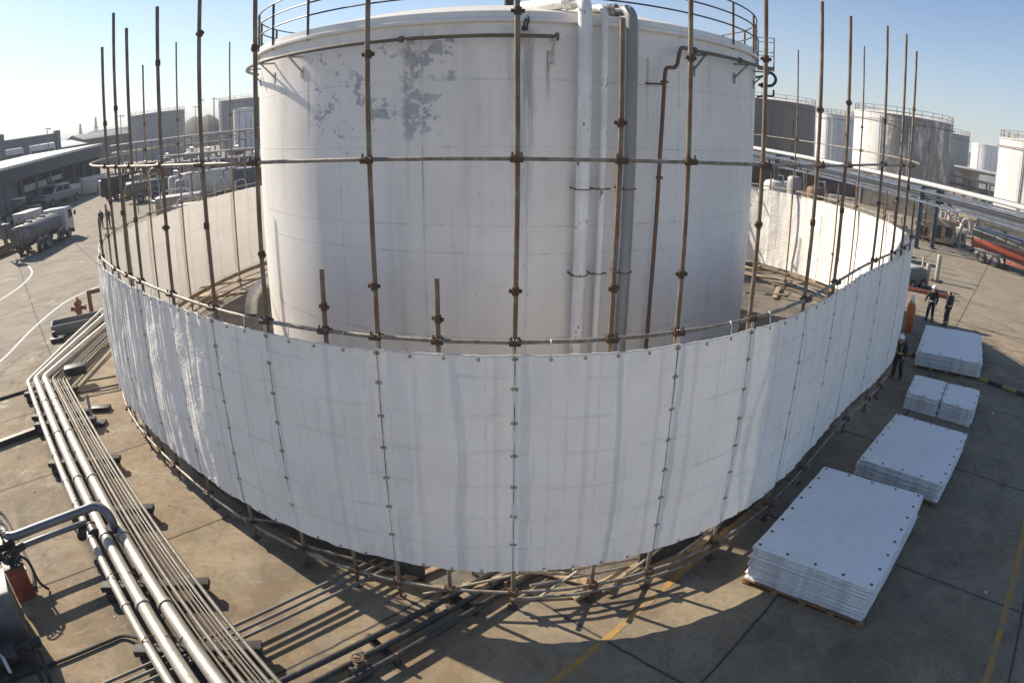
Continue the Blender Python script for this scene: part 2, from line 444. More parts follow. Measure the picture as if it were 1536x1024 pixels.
# --- rusty scaffold tube
def rusty(name, a, b, k=.5, metal=.55):
    n = NT(name); c = n.coord('Object')
    f = n.noise(n.mapping(c, (1, 1, .35)), 5, 6, .7); g = n.noise(c, 28, 4, .7)
    base = n.mix(n.ramp(f, k - .15, k + .15), a, b)
    base = n.mix(n.math('MULTIPLY', n.ramp(g, .5, .7), .5), base, (.06, .04, .028))
    n.set('Base Color', base); n.set('Metallic', n.math('MULTIPLY', n.ramp(f, k - .1, k + .15, True), metal)); n.set('Roughness', .62)
    n.set('Normal', n.bump(g, .3, .004))
rusty('scaffold_tube', (.30, .265, .21), (.165, .100, .055), .45, .4)
rusty('scaffold_ledger', (.36, .33, .28), (.16, .10, .058), .55)
rusty('scaffold_clamp', (.13, .09, .06), (.085, .045, .024), .5)
rusty('rust_steel', (.13, .09, .065), (.19, .085, .035), .5, .3)

# --- pipes
def metalpipe(name, col, rough=.38, metal=.85, dirt=(.22, .16, .10), amt=.5):
    n = NT(name); c = n.coord('Object')
    f = n.noise(c, 1.1, 5, .65); g = n.noise(c, 9, 5, .65)
    base = n.mix(n.ramp(f, .3, .7), tuple(x * .78 for x in col), col)
    base = n.mix(n.math('MULTIPLY', n.ramp(g, .5, .72), amt), base, dirt)
    n.set('Base Color', base); n.set('Metallic', n.math('SUBTRACT', metal, n.math('MULTIPLY', n.ramp(g, .5, .75), .4)))
    n.set('Roughness', n.math('ADD', rough - .1, n.math('MULTIPLY', g, .3)))
metalpipe('silver_pipe', (.44, .41, .355), .50, .6, (.17, .125, .08), .55)
metalpipe('galv_pipe', (.20, .185, .16), .60, .4, (.13, .095, .065), .6)
metalpipe('brown_pipe', (.165, .135, .10), .65, .25, (.16, .10, .055), .7)
metalpipe('black_pipe', (.045, .043, .040), .35, .2, (.10, .085, .065), .6)
metalpipe('grey_pipe', (.20, .21, .22), .35, .5, (.10, .095, .09), .4)

# --- tarpaulin, uv in metres
def tarp(name, col, trans=.22, fold=(.50, .62), strength=.42, lines=1.0):
    n = NT(name); uv = n.coord('UV'); u, v, _ = n.sep(uv)
    wv = n.noise(uv, 60, 2, .6); big = n.noise(uv, .8, 4, .6); st = n.noise(n.mapping(uv, (2.5, .5, 1)), 1.6, 5, .65)
    base = n.mix(n.ramp(big, .3, .7), tuple(c * .93 for c in col), col)
    base = n.mix(n.math('MULTIPLY', n.ramp(st, .55, .75), .12), base, (.45, .43, .40))
    blot = n.noise(uv, 4.5, 6, .7); base = n.mix(n.math('MULTIPLY', n.ramp(blot, .58, .72), .10), base, (.36, .34, .31))
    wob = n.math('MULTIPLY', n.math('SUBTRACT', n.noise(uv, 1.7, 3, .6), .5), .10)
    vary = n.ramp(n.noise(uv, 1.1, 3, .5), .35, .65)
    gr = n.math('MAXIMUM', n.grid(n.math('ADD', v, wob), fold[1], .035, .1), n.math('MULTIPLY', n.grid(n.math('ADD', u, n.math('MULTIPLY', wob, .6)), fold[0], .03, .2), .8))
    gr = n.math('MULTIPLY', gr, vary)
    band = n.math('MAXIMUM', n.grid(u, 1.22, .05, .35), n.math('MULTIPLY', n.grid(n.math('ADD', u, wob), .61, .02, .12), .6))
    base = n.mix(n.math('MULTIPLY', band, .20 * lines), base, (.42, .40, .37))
    base = n.mix(n.math('MULTIPLY', gr, .20 * lines), base, (.42, .40, .37))  # fold shading painted into the sheet colour as darker crease lines
    base = n.mix(n.math('MULTIPLY', n.math('MULTIPLY', n.ramp(st, .42, .66), n.ramp(blot, .35, .6)), .05), base, (.45, .40, .33))
    wr = n.noise(uv, 3.2, 6, .62, 1.4)
    ri = n.math('ABSOLUTE', n.math('SUBTRACT', n.noise(uv, 2.1, 3, .55, 1.0), .5))
    h = n.math('ADD', n.math('MULTIPLY', gr, .5), n.math('ADD', n.math('MULTIPLY', wr, .9), n.math('ADD', n.math('MULTIPLY', wv, .04), n.math('MULTIPLY', n.ramp(ri, 0, .10, True), .35))))
    n.set('Base Color', base); n.set('Roughness', .62); n.set('Specular IOR Level', .22)
    nb = n.bump(h, strength, .03); n.set('Normal', nb)
    tr = n.new('ShaderNodeBsdfTranslucent'); n.lk(base, tr.inputs[0]); n.lk(nb, tr.inputs[1])
    mx = n.new('ShaderNodeMixShader'); mx.inputs[0].default_value = trans
    n.lk(n.bsdf.outputs[0], mx.inputs[1]); n.lk(tr.outputs[0], mx.inputs[2]); n.lk(mx.outputs[0], n.out.inputs[0])
    return n
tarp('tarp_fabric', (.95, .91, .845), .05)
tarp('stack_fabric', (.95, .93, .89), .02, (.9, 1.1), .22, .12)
simple('stack_edge', (.80, .785, .76), .7, 0, .18, 6, (.35, .33, .30), .4)
simple('cord_white', (.70, .69, .66), .7, 0, .15, 9)
simple('brass', (.30, .215, .085), .4, .75, .3, 30)
simple('dark_steel', (.035, .035, .037), .5, .4, .4, 8, (.10, .075, .05), .4)
simple('black_rubber', (.018, .018, .019), .75, 0, .3, 6, (.09, .08, .065), .35)
simple('dark_void', (.012, .012, .013), .9)
simple('window_glass', (.025, .03, .036), .12, 0, .3, .8)
simple('pallet_wood', (.235, .135, .068), .8, 0, .35, 9, (.10, .065, .04), .5, .3)
simple('old_plank', (.33, .245, .15), .85, 0, .35, 7, (.13, .10, .07), .5, .3)
simple('shading_board_dark', (.055, .05, .045), .85, .1, .4, 3, (.10, .07, .045), .5, .2)
simple('bund_dark', (.062, .058, .054), .9, 0, .45, .8, (.11, .085, .06), .6, .2)
simple('toe_wood', (.17, .12, .065), .85, 0, .4, 7, (.07, .05, .035), .6, .3)
simple('blue_steel', (.105, .135, .185), .5, .2, .25, 2.5, (.13, .085, .05), .35)
simple('grey_steel', (.24, .245, .25), .5, .3, .25, 3, (.14, .10, .07), .35)
simple('pale_steel', (.50, .49, .47), .5, .2, .2, 3, (.25, .2, .14), .4)
simple('cabinet_grey', (.12, .125, .135), .5, .1, .2, 2, (.08, .07, .06), .4)
simple('cream_paint', (.58, .54, .45), .5, 0, .15, 3, (.3, .25, .18), .4)
simple('beige_machine', (.36, .295, .20), .6, .1, .25, 3, (.17, .12, .07), .5)
simple('red_paint', (.20, .038, .022), .5, 0, .2, 5, (.12, .06, .045), .5)
simple('rust_red', (.21, .065, .035), .7, 0, .3, 7, (.10, .05, .035), .5)
simple('orange_paint', (.46, .115, .03), .5, 0, .25, 4, (.2, .09, .05), .5)
simple('tanker_red', (.21, .034, .018), .4, 0, .15, 3, (.22, .06, .04), .4)
simple('tanker_alu', (.135, .13, .12), .5, .4, .3, 1.6, (.075, .062, .048), .7)
simple('tanker_dark', (.10, .105, .10), .5, .2, .3, 2, (.15, .125, .09), .5)
simple('truck_white', (.46, .46, .45), .4, 0, .1, 2, (.34, .31, .27), .4)
simple('truck_grey', (.27, .27, .265), .5, .1, .2, 2, (.19, .165, .13), .5)
simple('chassis_black', (.028, .027, .026), .7, .1, .3, 4, (.11, .09, .07), .5)
simple('teal_cladding', (.030, .050, .060), .6, .1, .2, .4, (.055, .06, .06), .4)
simple('roof_pale', (.60, .59, .56), .6, 0, .12, .5, (.4, .37, .32), .4)
simple('wall_grey', (.17, .172, .178), .8, 0, .15, .6, (.13, .11, .09), .4)
simple('wall_brown', (.16, .13, .10), .85, 0, .25, .5, (.09, .07, .055), .5)
simple('slate_wall', (.11, .13, .15), .7, 0, .15, .4, (.09, .09, .09), .4)
simple('hill_scrub', (.070, .068, .05), .95, 0, .4, .05, (.11, .09, .06), .6, coord='Object')
simple('tower_paint', (.30, .29, .28), .7, .1, .2, .2)
simple('skin', (.36, .22, .15), .55, 0, .1, 8)
simple('coverall_navy', (.014, .016, .022), .85, 0, .3, 14)
simple('jacket_grey', (.035, .04, .045), .85, 0, .3, 10)
simple('hi_vis', (.50, .50, .40), .5, 0, .1, 20)
simple('hi_vis_yellow', (.55, .48, .12), .5, 0, .1, 20)
simple('helmet_white', (.80, .80, .78), .3, 0, .05, 5)
simple('hair_black', (.012, .010, .009), .6, 0, .2, 30)
simple('boot_black', (.015, .014, .013), .5, 0, .2, 20)
simple('hose_tan', (.36, .29, .17), .7, 0, .2, 9, (.2, .15, .09), .4)
n = NT('stripe_yellow_black'); uv = n.coord('UV'); u, v, _ = n.sep(uv)
k = n.math('GREATER_THAN', n.math('FRACT', n.math('MULTIPLY', v, .78)), .5)
n.set('Base Color', n.mix(k, (.34, .235, .07), (.022, .022, .022))); n.set('Roughness', .6)
# ---------------------------------------------------------------- light
SUN_AZ, SUN_EL = rad(33), rad(33.5)         # to the left and a little beyond the tank
to_sun = Vector((-math.cos(SUN_AZ) * math.cos(SUN_EL), math.sin(SUN_AZ) * math.cos(SUN_EL), math.sin(SUN_EL)))
w = bpy.data.worlds.new('World'); sc.world = w; w.use_nodes = True
wt = w.node_tree; bg = wt.nodes['Background']
sky = wt.nodes.new('ShaderNodeTexSky'); sky.sky_type = 'NISHITA'; sky.sun_disc = False
sky.sun_elevation = SUN_EL; sky.sun_rotation = math.atan2(to_sun.x, to_sun.y)
sky.altitude = 0; sky.air_density = 0.85; sky.dust_density = 0.35; sky.ozone_density = 3.6
hs = wt.nodes.new('ShaderNodeHueSaturation'); hs.inputs['Saturation'].default_value = .6; hs.inputs['Value'].default_value = .82
wt.links.new(sky.outputs[0], hs.inputs['Color'])
tc_ = wt.nodes.new('ShaderNodeTexCoord'); mp_ = wt.nodes.new('ShaderNodeMapping'); mp_.inputs['Scale'].default_value = (1, 1, 2.6); wt.links.new(tc_.outputs['Generated'], mp_.inputs[0])
nz = wt.nodes.new('ShaderNodeTexNoise'); nz.inputs['Scale'].default_value = 2.4; nz.inputs['Detail'].default_value = 6; nz.inputs['Roughness'].default_value = .6; wt.links.new(mp_.outputs[0], nz.inputs['Vector'])
r1 = wt.nodes.new('ShaderNodeMapRange'); r1.inputs[1].default_value = .40; r1.inputs[2].default_value = .72; r1.inputs[4].default_value = .45; wt.links.new(nz.outputs[0], r1.inputs[0])
sx_ = wt.nodes.new('ShaderNodeSeparateXYZ'); wt.links.new(tc_.outputs['Generated'], sx_.inputs[0])
r2 = wt.nodes.new('ShaderNodeMapRange'); r2.inputs[1].default_value = .30; r2.inputs[2].default_value = 0.0; r2.inputs[4].default_value = .75; wt.links.new(sx_.outputs[2], r2.inputs[0])
ad = wt.nodes.new('ShaderNodeMath'); ad.operation = 'ADD'; ad.use_clamp = True; wt.links.new(r1.outputs[0], ad.inputs[0]); wt.links.new(r2.outputs[0], ad.inputs[1])
mxs = wt.nodes.new('ShaderNodeMix'); mxs.data_type = 'RGBA'; wt.links.new(ad.outputs[0], mxs.inputs[0]); wt.links.new(sky.outputs[0], mxs.inputs[6]); wt.links.new(hs.outputs[0], mxs.inputs[7])
wt.links.new(mxs.outputs[2], bg.inputs[0]); bg.inputs[1].default_value = 0.088
ld = bpy.data.lights.new('sun', 'SUN'); lo = bpy.data.objects.new('sun', ld); COL.objects.link(lo)
ld.energy = 4.9; ld.angle = rad(.55); ld.color = (1.0, .89, .74)
lo.rotation_euler = (-to_sun).to_track_quat('-Z', 'Y').to_euler(); lo.location = (-40, 20, 40)
vs_ = sc.view_settings; vs_.view_transform = 'Standard'; vs_.look = 'None'; vs_.exposure = 0.78; vs_.gamma = 1
sc.cycles.max_bounces = 8; sc.cycles.diffuse_bounces = 4; sc.cycles.transparent_max_bounces = 12
sc.cycles.use_denoising = True

# ---------------------------------------------------------------- ground
b = MB(); g = 2400
b.add([(-g, -60, 0), (g, -60, 0), (g, g, 0), (-g, g, 0)], [(0, 1, 2, 3)])
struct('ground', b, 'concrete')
b = MB(); N_ = 96; vs = []; fs = []
for i in range(N_):
    a = 2 * PI * i / N_
    for f in (0.0, .55, .8, .965):
        pt = rp(a) * f; vs.append((pt.x, pt.y, .004 + (.05 * (noise.noise(pt * .7) + .4) if 0 < f < .96 else 0)))
for i in range(N_):
    for k in range(3):
        fs.append((i * 4 + k, i * 4 + k + 1, ((i + 1) % N_) * 4 + k + 1, ((i + 1) % N_) * 4 + k))
b.add(vs, fs); struct('pit_ground', b, 'pit_dirt')

def strip(name, pts, w, z, mat):
    b = MB(); pts = [Vector((p[0], p[1], z)) for p in pts]; vs = []
    for i, p in enumerate(pts):
        t = (pts[min(i + 1, len(pts) - 1)] - pts[max(i - 1, 0)]).normalized(); nrm = Vector((-t.y, t.x, 0))
        vs += [p + nrm * w / 2, p - nrm * w / 2]
    b.add(vs, [(2 * i, 2 * i + 1, 2 * i + 3, 2 * i + 2) for i in range(len(pts) - 1)])
    return struct(name, b, mat)
def smooth(pts, n=6):
    pts = [Vector(p) for p in pts]; out = []
    for i in range(len(pts) - 1):
        p0, p1, p2, p3 = pts[max(i - 1, 0)], pts[i], pts[i + 1], pts[min(i + 2, len(pts) - 1)]
        for k in range(n):
            t = k / n
            out.append(.5 * ((2 * p1) + (p2 - p0) * t + (2 * p0 - 5 * p1 + 4 * p2 - p3) * t * t + (3 * p1 - p0 - 3 * p2 + p3) * t ** 3))
    return out + [pts[-1]]
strip('yellow_line', [(-1.6, -19.5), (5.55, -12.1), (9.3, -8.2), (12.6, -4.4)], .13, .005, 'yellow_paint')
strip('yellow_line', [(6.5, -20.4), (9.6, -17.42), (12.66, -14.5), (22.0, -5.0)], .14, .005, 'yellow_paint')
strip('white_line', smooth([at(-60, 580), at(0, 542), at(50, 492), at(95, 455), at(130, 437), at(152, 428)]), .12, .005, 'white_paint')
strip('white_line', smooth([at(-20, 462), at(0, 450), at(30, 430), at(47, 412), at(46, 403), at(42, 399)]), .13, .005, 'white_paint')

# ================================================================ THE MAIN TANK
TC = Vector((-.15, -.04, 0)); TH = 10.71
def tp(az, z, r=RU):
    a = rad(az); return Vector((TC.x + r * math.sin(a), TC.y - r * math.cos(a), z))
T = thing('storage_tank', 'big white storage tank with peeling paint and a railed roof inside the ring of tarps', 'storage tank', TC)
b = MB(); b.lathe([(RU, 0), (RU, 2.9), (RU, 5.05), (RU, 7.6), (RU, TH - .1)], TC, 160, a0=-PI, a1=PI)
build('shell', b, 'main_tank_paint', T, ang=60)
b = MB(); b.lathe([(RU + .004, TH - .12), (RU + .10, TH - .12), (RU + .12, TH - .09), (RU + .12, TH - .03), (RU + .03, TH), (RU + .02, TH + .16), (RU - .05, TH + .17)], TC, 160)
build('rim', b, 'main_tank_paint', T, ang=30)
b = MB(); b.lathe([(RU - .03, TH + .165), (6.6, TH + .62), (4, TH + .92), (1.8, TH + 1.05), (.01, TH + 1.08)], TC, 96)
roof = build('roof', b, 'roof_paint', T, ang=60)
def vent(az, r, h, rr):
    b = MB(); a = rad(az); z0 = TH + .17 + (RU - r) * .17
    c = Vector((TC.x + r * math.sin(a), TC.y - r * math.cos(a), z0 - .1))
    b.lathe([(rr * .6, 0), (rr * .6, h), (rr * 1.1, h), (rr * 1.15, h + .12), (rr * .6, h + .3), (.01, h + .36)], c, 14)
    build('roof_vent', b, 'dark_steel', roof)
vent(4, 4.6, .35, .12); vent(1, 3.4, .55, .25)
# guard rail: posts, three rails
gr_z = TH + .16
for k in range(26):
    az = -180 + 360 * k / 26 + 5.0
    if -12 < az < -5 or 2 < az < 22: continue
    b = MB(); p = tp(az, gr_z - .3, RU + .03)
    b.bar(p, tp(az, gr_z + 1.12, RU + .03), .06, .06); build('rail_post', b, 'rust_steel' if k % 3 else 'dark_steel', T)
for z in (.40, .76, 1.12):
    b = MB(); b.tube([tp(-180 + 360 * i / 120 + .01, gr_z + z, RU + .03) for i in range(120)], .024, 6, closed=True)
    build('guard_rail', b, 'dark_steel', T)
# spray ring pipe round the shell, in two arcs with flanged ends
def arc(a0, a1, z, r, n=40): return [tp(a0 + (a1 - a0) * i / n, z, r) for i in range(n + 1)]
for a0, a1 in ((-175, 7.25), (30.8, 175)):
    b = MB(); b.tube(arc(a0, a1, 10.21, RU + .42, 60), .05, 10)
    e = a1 if a0 < 0 and a1 < 20 else a0
    p = tp(e, 10.21, RU + .42); q = tp(e + .5, 10.21, RU + .42); b.cyl(p - (q - p) * .3, p + (q - p) * .6, .10, n=14)
    q = tp(-15.4 if a0 < 0 else 44, 10.21, RU + .42); q2 = tp(-14.9 if a0 < 0 else 44.5, 10.21, RU + .42); b.cyl(q, q2, .085, n=14)
    build('spray_pipe', b, 'brown_pipe', T)
for az in (-62, -50, -38.5, -14.3, 7.0, 33.5, 47.5, 62):
    b = MB(); top = tp(az, 10.14, RU + .42)
    b.bar(tp(az, 10.15, RU), tp(az, 10.15, RU + .5), .05, .05); b.bar(tp(az, 9.72, RU), top, .045, .045)
    b.box(tp(az, 9.72, RU + .01), (.16, .02, .3), rotz(rad(az)))
    build('pipe_bracket', b, 'pale_steel' if az < 30 else 'grey_steel', T)
# three risers over the rim and down the face
def riser(az, r, mat, zt, off, tail, flange, name='riser_pipe'):
    b = MB(); o = RU + off
    pts = [tp(az, .0, o), tp(az, 3, o), tp(az, 6, o), tp(az, zt - .30, o)]
    for k in range(1, 7):
        a = PI / 2 * k / 6
        pts.append(tp(az, zt - .30 + .34 * math.sin(a), o - .34 * (1 - math.cos(a))))
    az2, r2, z2 = tail
    pts.append(tp(az + (az2 - az) * .35, zt + .02, o - .9)); pts.append(tp(az2, z2, r2))
    b.tube(pts, r, 20)
    if flange:
        p = tp(az + (az2 - az) * .1, zt + .04, o - .5); q = tp(az + (az2 - az) * .3, zt + .025, o - .8)
        d = (q - p).normalized(); b.cyl(p, p + d * .10, r * 1.28, n=20); b.cyl(p + d * .12, p + d * .22, r * 1.28, n=20)
    o_ = build(name, b, mat, T, ang=40)
    for z in (1.8, 4.6, 6.65):
        c = MB(); c.torus(tp(az, z, o), r + .012, .014, n=20, k=5); c.bar(tp(az - 1.3, z, RU), tp(az - 1.3, z, o + .02), .04, .03)
        c.bar(tp(az - 1.3, z, o), tp(az + 1.3, z, o), .03, .04)
        build('pipe_clamp', c, 'rust_steel', o_)
riser(11.6, .165, 'riser_white', 11.15, .34, (3, 6.4, 11.28), True)
riser(14.75, .088, 'riser_white', 11.02, .30, (9, 6.6, 11.22), False)
riser(19.1, .142, 'riser_grey', 11.02, .34, (9.5, 6.0, 11.3), True)
# thin rusty drop pipe with a double bend off the right hand spray arc
b = MB(); o = RU + .42
pts = [tp(30.8, 10.21, o), tp(28.6, 10.24, o), tp(27.9, 10.2, o), tp(27.5, 10.0, o), tp(27.2, 9.8, o), tp(26.6, 9.7, o), tp(25.4, 9.68, o), tp(24.9, 9.6, o), tp(24.7, 9.35, o), tp(24.3, 7.5, o - .02), tp(24.1, 4, o - .05), tp(24.0, .1, o - .05)]
b.tube(smooth(pts[:9], 4) + pts[9:], .052, 10); b.cyl(tp(24.7, 9.28, o), tp(24.7, 9.34, o), .10, n=12); b.cyl(tp(24.25, 6.9, o), tp(24.25, 6.96, o), .09, n=12)
b.bar(tp(23.0, 9.25, RU), tp(24.9, 9.25, o), .03, .05)
build('drop_pipe', b, 'rust_steel', T, ang=50)
b = MB(); b.tube(smooth([tp(3.2, 10.72, RU + .14), tp(3.4, 10.62, RU + .2), tp(3.0, 10.4, RU + .16), tp(2.8, 10.5, RU + .13), tp(3.1, 10.66, RU + .13)], 5), .025, 8); b.box(tp(2.9, 10.42, RU + .14), (.14, .1, .12), rotz(rad(3)), ch=.02)
build('lifting_hook', b, 'dark_steel', T)
# little side platform with pipework on the right edge
b = MB(); c = tp(68, 10.35, RU + .34); R_ = rotz(rad(68))
b.box(c, (1.3, .6, .05), R_)
for dx in (-.6, .0, .6):
    for dy in (-.27, .27):
        p = c + R_ @ Vector((dx, dy, 0)); b.bar(p, p + Vector((0, 0, 1.0)), .035, .035)
for dz in (.5, .98):
    q = [c + R_ @ Vector((x, y, dz)) for x, y in ((-.6, -.27), (.6, -.27), (.6, .27), (-.6, .27))]; b.tube(q, .018, 6, closed=True)
build('platform', b, 'grey_steel', T)
b = MB(); p0 = tp(67, 10.2, RU + .3)
b.tube(smooth([p0, p0 + Vector((.28, 0, 0)), p0 + Vector((.42, 0, -.2)), p0 + Vector((.25, 0, -.42)), p0 + Vector((-.2, 0, -.44))], 5), .05, 10)
b.tube(smooth([p0 + Vector((.34, 0, -.55)), p0 + Vector((.33, 0, -.75)), p0 + Vector((.1, 0, -.78)), p0 + Vector((-.25, 0, -.85))], 5), .035, 10)
b.cyl(p0 + Vector((-.1, 0, -.44)), p0 + Vector((.06, 0, -.44)), .09); b.tube([p0 + Vector((-.02, -.1, -.1)), p0 + Vector((-.02, -.1, -4.2))], .022, 8)
build('foam_pipe', b, 'dark_steel', T, ang=50)
# base flange and manway low on the shell
b = MB(); b.lathe([(RU + .003, .10), (RU + .18, .10), (RU + .18, .02)], TC, 120); build('base_ring', b, 'grey_steel', T)

# ---------------------------------------------------------------- thin haze over the terminal
n = NT('haze_air'); n.t.nodes.clear()
o_ = n.t.nodes.new('ShaderNodeOutputMaterial'); v_ = n.t.nodes.new('ShaderNodeVolumePrincipled')
v_.inputs['Color'].default_value = (.86, .90, .96, 1); v_.inputs['Density'].default_value = .0006; v_.inputs['Anisotropy'].default_value = 0.0
n.t.links.new(v_.outputs[0], o_.inputs['Volume'])
b = MB(); b.box((0, 1180, 16.5), (4900, 2500, 35)); tag(build('haze', b, 'haze_air'), kind='stuff')

# ---------------------------------------------------------------- litter on the concrete: chips, grit, scraps
rl = random.Random(5); b = MB()
def chip(p, s, m):
    k = rl.randint(4, 6); a0 = rl.random() * 6; hh = s * rl.uniform(.15, .5)
    bot = [p + Vector((s * rl.uniform(.6, 1) * math.cos(a0 + 2 * PI * i / k), s * rl.uniform(.5, 1) * math.sin(a0 + 2 * PI * i / k), .002)) for i in range(k)]
    top = [p + (q - p) * .6 + Vector((0, 0, hh)) for q in bot]
    b.add(bot + top, [tuple(range(k, 2 * k))] + [(i, (i + 1) % k, k + (i + 1) % k, k + i) for i in range(k)], m)
for i in range(900):
    x = rl.uniform(-20, 17); y = rl.uniform(-19, 2); q = Vector((x, y, 0)); rr = q.length
    if rr < 12: continue
    near = math.exp(-abs(rr - 14.6) / 1.3)
    if rl.random() > .30 + near: continue
    chip(q, rl.choice((.012, .015, .02, .03, .045)) * rl.uniform(.7, 1.3), rl.choice(('stack_edge', 'old_plank', 'dark_steel', 'dark_steel', 'rust_steel', 'wall_grey')))
tag(build('litter', b, ['stack_edge', 'old_plank', 'dark_steel', 'rust_steel', 'wall_grey']), kind='stuff')
# ================================================================ SCAFFOLD
LED_Z, TOP_Z, TARP_T, TARP_B = 7.82, 5.18, 4.98, .99
PR, LR = .039, .030
def clamp_mb():
    b = MB()
    b.cyl((0, 0, -.055), (0, 0, .055), PR + .017, n=14)
    b.box((0, -.075, 0), (.12, .06, .075), ch=.012); b.cyl((-.09, -.105, 0), (.09, -.105, 0), .048, n=10)
    for sx in (-1, 1):
        b.cyl((sx * .075, -.02, .0), (sx * .075, .055, .0), .017, n=6); b.box((sx * .075, .03, 0), (.045, .03, .045), ch=.006)
        b.cyl((sx * .062, -.1, .045), (sx * .062, -.1, .10), .016, n=6)
    return b
def sleeve_mb():
    b = MB(); b.cyl((0, 0, -.06), (0, 0, .06), PR + .015, n=14)
    for sx in (-1, 1): b.box((sx * .075, 0, 0), (.045, .035, .06), ch=.008)
    return b
clamp_me = mesh_of('clamp', clamp_mb(), ['scaffold_clamp'], Vector((0, 0, 0)))
sleeve_me = mesh_of('sleeve', sleeve_mb(), ['scaffold_clamp'], Vector((0, 0, 0)))
plate_b = MB(); plate_b.box((0, 0, .01), (.17, .17, .012)); plate_b.cyl((0, 0, .0), (0, 0, .34), .024, n=10); plate_b.cyl((0, 0, .19), (0, 0, .23), .05, n=8)
plate_me = mesh_of('base_jack', plate_b, ['scaffold_clamp'], Vector((0, 0, 0)))
def part_me(name, me, parent, loc, rz=0):
    o = bpy.data.objects.new(name, me); COL.objects.link(o); o.parent = parent; o.location = loc; o.rotation_euler = (0, 0, rz); return o
GP = 'scaffold poles standing round the tank'
def pole(az, top, label, sleeves=(), lean=(0, 0), bottom=0.0, led=True, ring=True, group=GP):
    a = rad(az); p = rp(a)
    t = thing('scaffold_pole', label, 'scaffold pole', p, a, group)
    b = MB(); k = max(3, int(top / 1.2)); ph = random.random() * 9
    b.tube([(lean[0] * z + .012 * math.sin(z * .9 + ph), lean[1] * z + .012 * math.cos(z * .7 + ph), bottom + .22 + (top - bottom - .22) * i / k) for i in range(k + 1) for z in ((top * i / k),)], PR, 12)
    build('tube', b, 'scaffold_tube', t, local=True, ang=50)
    off = lambda z: (lean[0] * z, lean[1] * z, z)
    if led and top > LED_Z: part_me('coupler', clamp_me, t, off(LED_Z + random.uniform(-.01, .01)))
    if ring: part_me('coupler', clamp_me, t, off(TOP_Z))
    for z in sleeves: part_me('sleeve', sleeve_me, t, off(z), random.uniform(-.4, .4))
    part_me('coupler', clamp_me, t, off(.44)); part_me('base_jack', plate_me, t, (0, 0, 0))
    return t
# near side, from the left silhouette to the right one
pole(-54.5, 6.3, 'short rusty scaffold stub at the far left end of the tarp ring', (5.6,))
pole(-45.2, 10.85, 'rusty scaffold pole, leftmost tall one of the tarp ring', (8.9, 6.9))
pole(-40.6, 11.5, 'rusty scaffold pole second from the left end of the tarp ring', (9.2, 6.7), (.0, 0))
pole(-36.5, 10.95, 'rusty scaffold pole third from the left end of the tarp ring', (6.6,))
pole(-29.0, 11.06, 'rusty scaffold pole fourth from the left end of the tarp ring', (9.9, 6.55))
pole(-22.0, 13.2, 'rusty scaffold pole cut by the photo top, next left of the tank edge', (10.2, 6.7))
pole(-15.9, 13.2, 'rusty scaffold pole standing in front of the left edge of the white tank', (9.7, 6.3))
pole(-7.65, 13.2, 'rusty scaffold pole crossing the peeling paint on the tank', (9.35, 5.95))
pole(.3, 13.2, 'rusty scaffold pole in front of the middle of the tank', (9.9, 5.95))
pole(5.8, 9.87, 'rusty scaffold pole ending at the tank rim between the thin white and grey risers', (8.35, 5.95))
pole(10.1, 13.2, 'rusty scaffold pole beside the bent thin drop pipe on the tank', (9.4, 6.1))
pole(16.5, 13.2, 'rusty scaffold pole at the right edge of the white tank', (9.6, 6.8))
pole(24.5, 11.05, 'rusty scaffold pole first to the right of the tank edge', (8.9, 6.7), (.004, 0))
pole(32.9, 11.15, 'rusty scaffold pole second to the right of the tank edge', (9.2, 6.8))
pole(49.0, 11.62, 'rusty scaffold pole in front of the half sooty tank on the right', (9.0, 6.75))
pole(57.5, 11.75, 'rusty scaffold pole second from the right end of the tarp ring', (6.8,))
pole(63.0, 11.45, 'rusty scaffold pole at the right end beside the blue gantry post', (9.6, 7.1))
pole(-11.1, 6.15, 'short rusty scaffold stub in front of the lower left of the tank', (5.55,), led=False)
pole(-4.0, 6.12, 'short rusty scaffold stub in front of the tank, just left of its middle', (5.5,), led=False)
# far side, seen through the gaps left and right of the tank
FAR = [(-70, 6.3), (-79, 6.5), (-88, 11.3), (-99, 12.4), (-107, 6.2), (-116, 12.6), (-131, 6.4), (74, 6.4), (83, 6.3), (92, 6.3), (101, 12.7), (106, 6.05), (117, 12.5), (133, 6.3)]
names_l = ['nearest the left end of the ring', 'second along the left inner wall', 'third along the left inner wall', 'fourth along the left inner wall', 'fifth along the left inner wall', 'sixth along the left inner wall', 'closest to the left edge of the tank']
names_r = ['nearest the right end of the ring', 'second along the right inner wall', 'third along the right inner wall', 'fourth along the right inner wall', 'fifth along the right inner wall', 'sixth along the right inner wall', 'closest to the right edge of the tank']
for i, (az, top) in enumerate(FAR):
    nm = names_l[i] if i < 7 else names_r[i - 7]
    pole(az, top, ('tall' if top > 7 else 'short') + ' scaffold pole of the far tarp wall, ' + nm, (6.4, 8.9) if top > 9 else (2.6,), led=top > 8)
for az in (153, 167, 181, 195, 209):
    pole(az, 9.5, 'scaffold pole of the far tarp ring standing right behind the big tank', (6.4,))

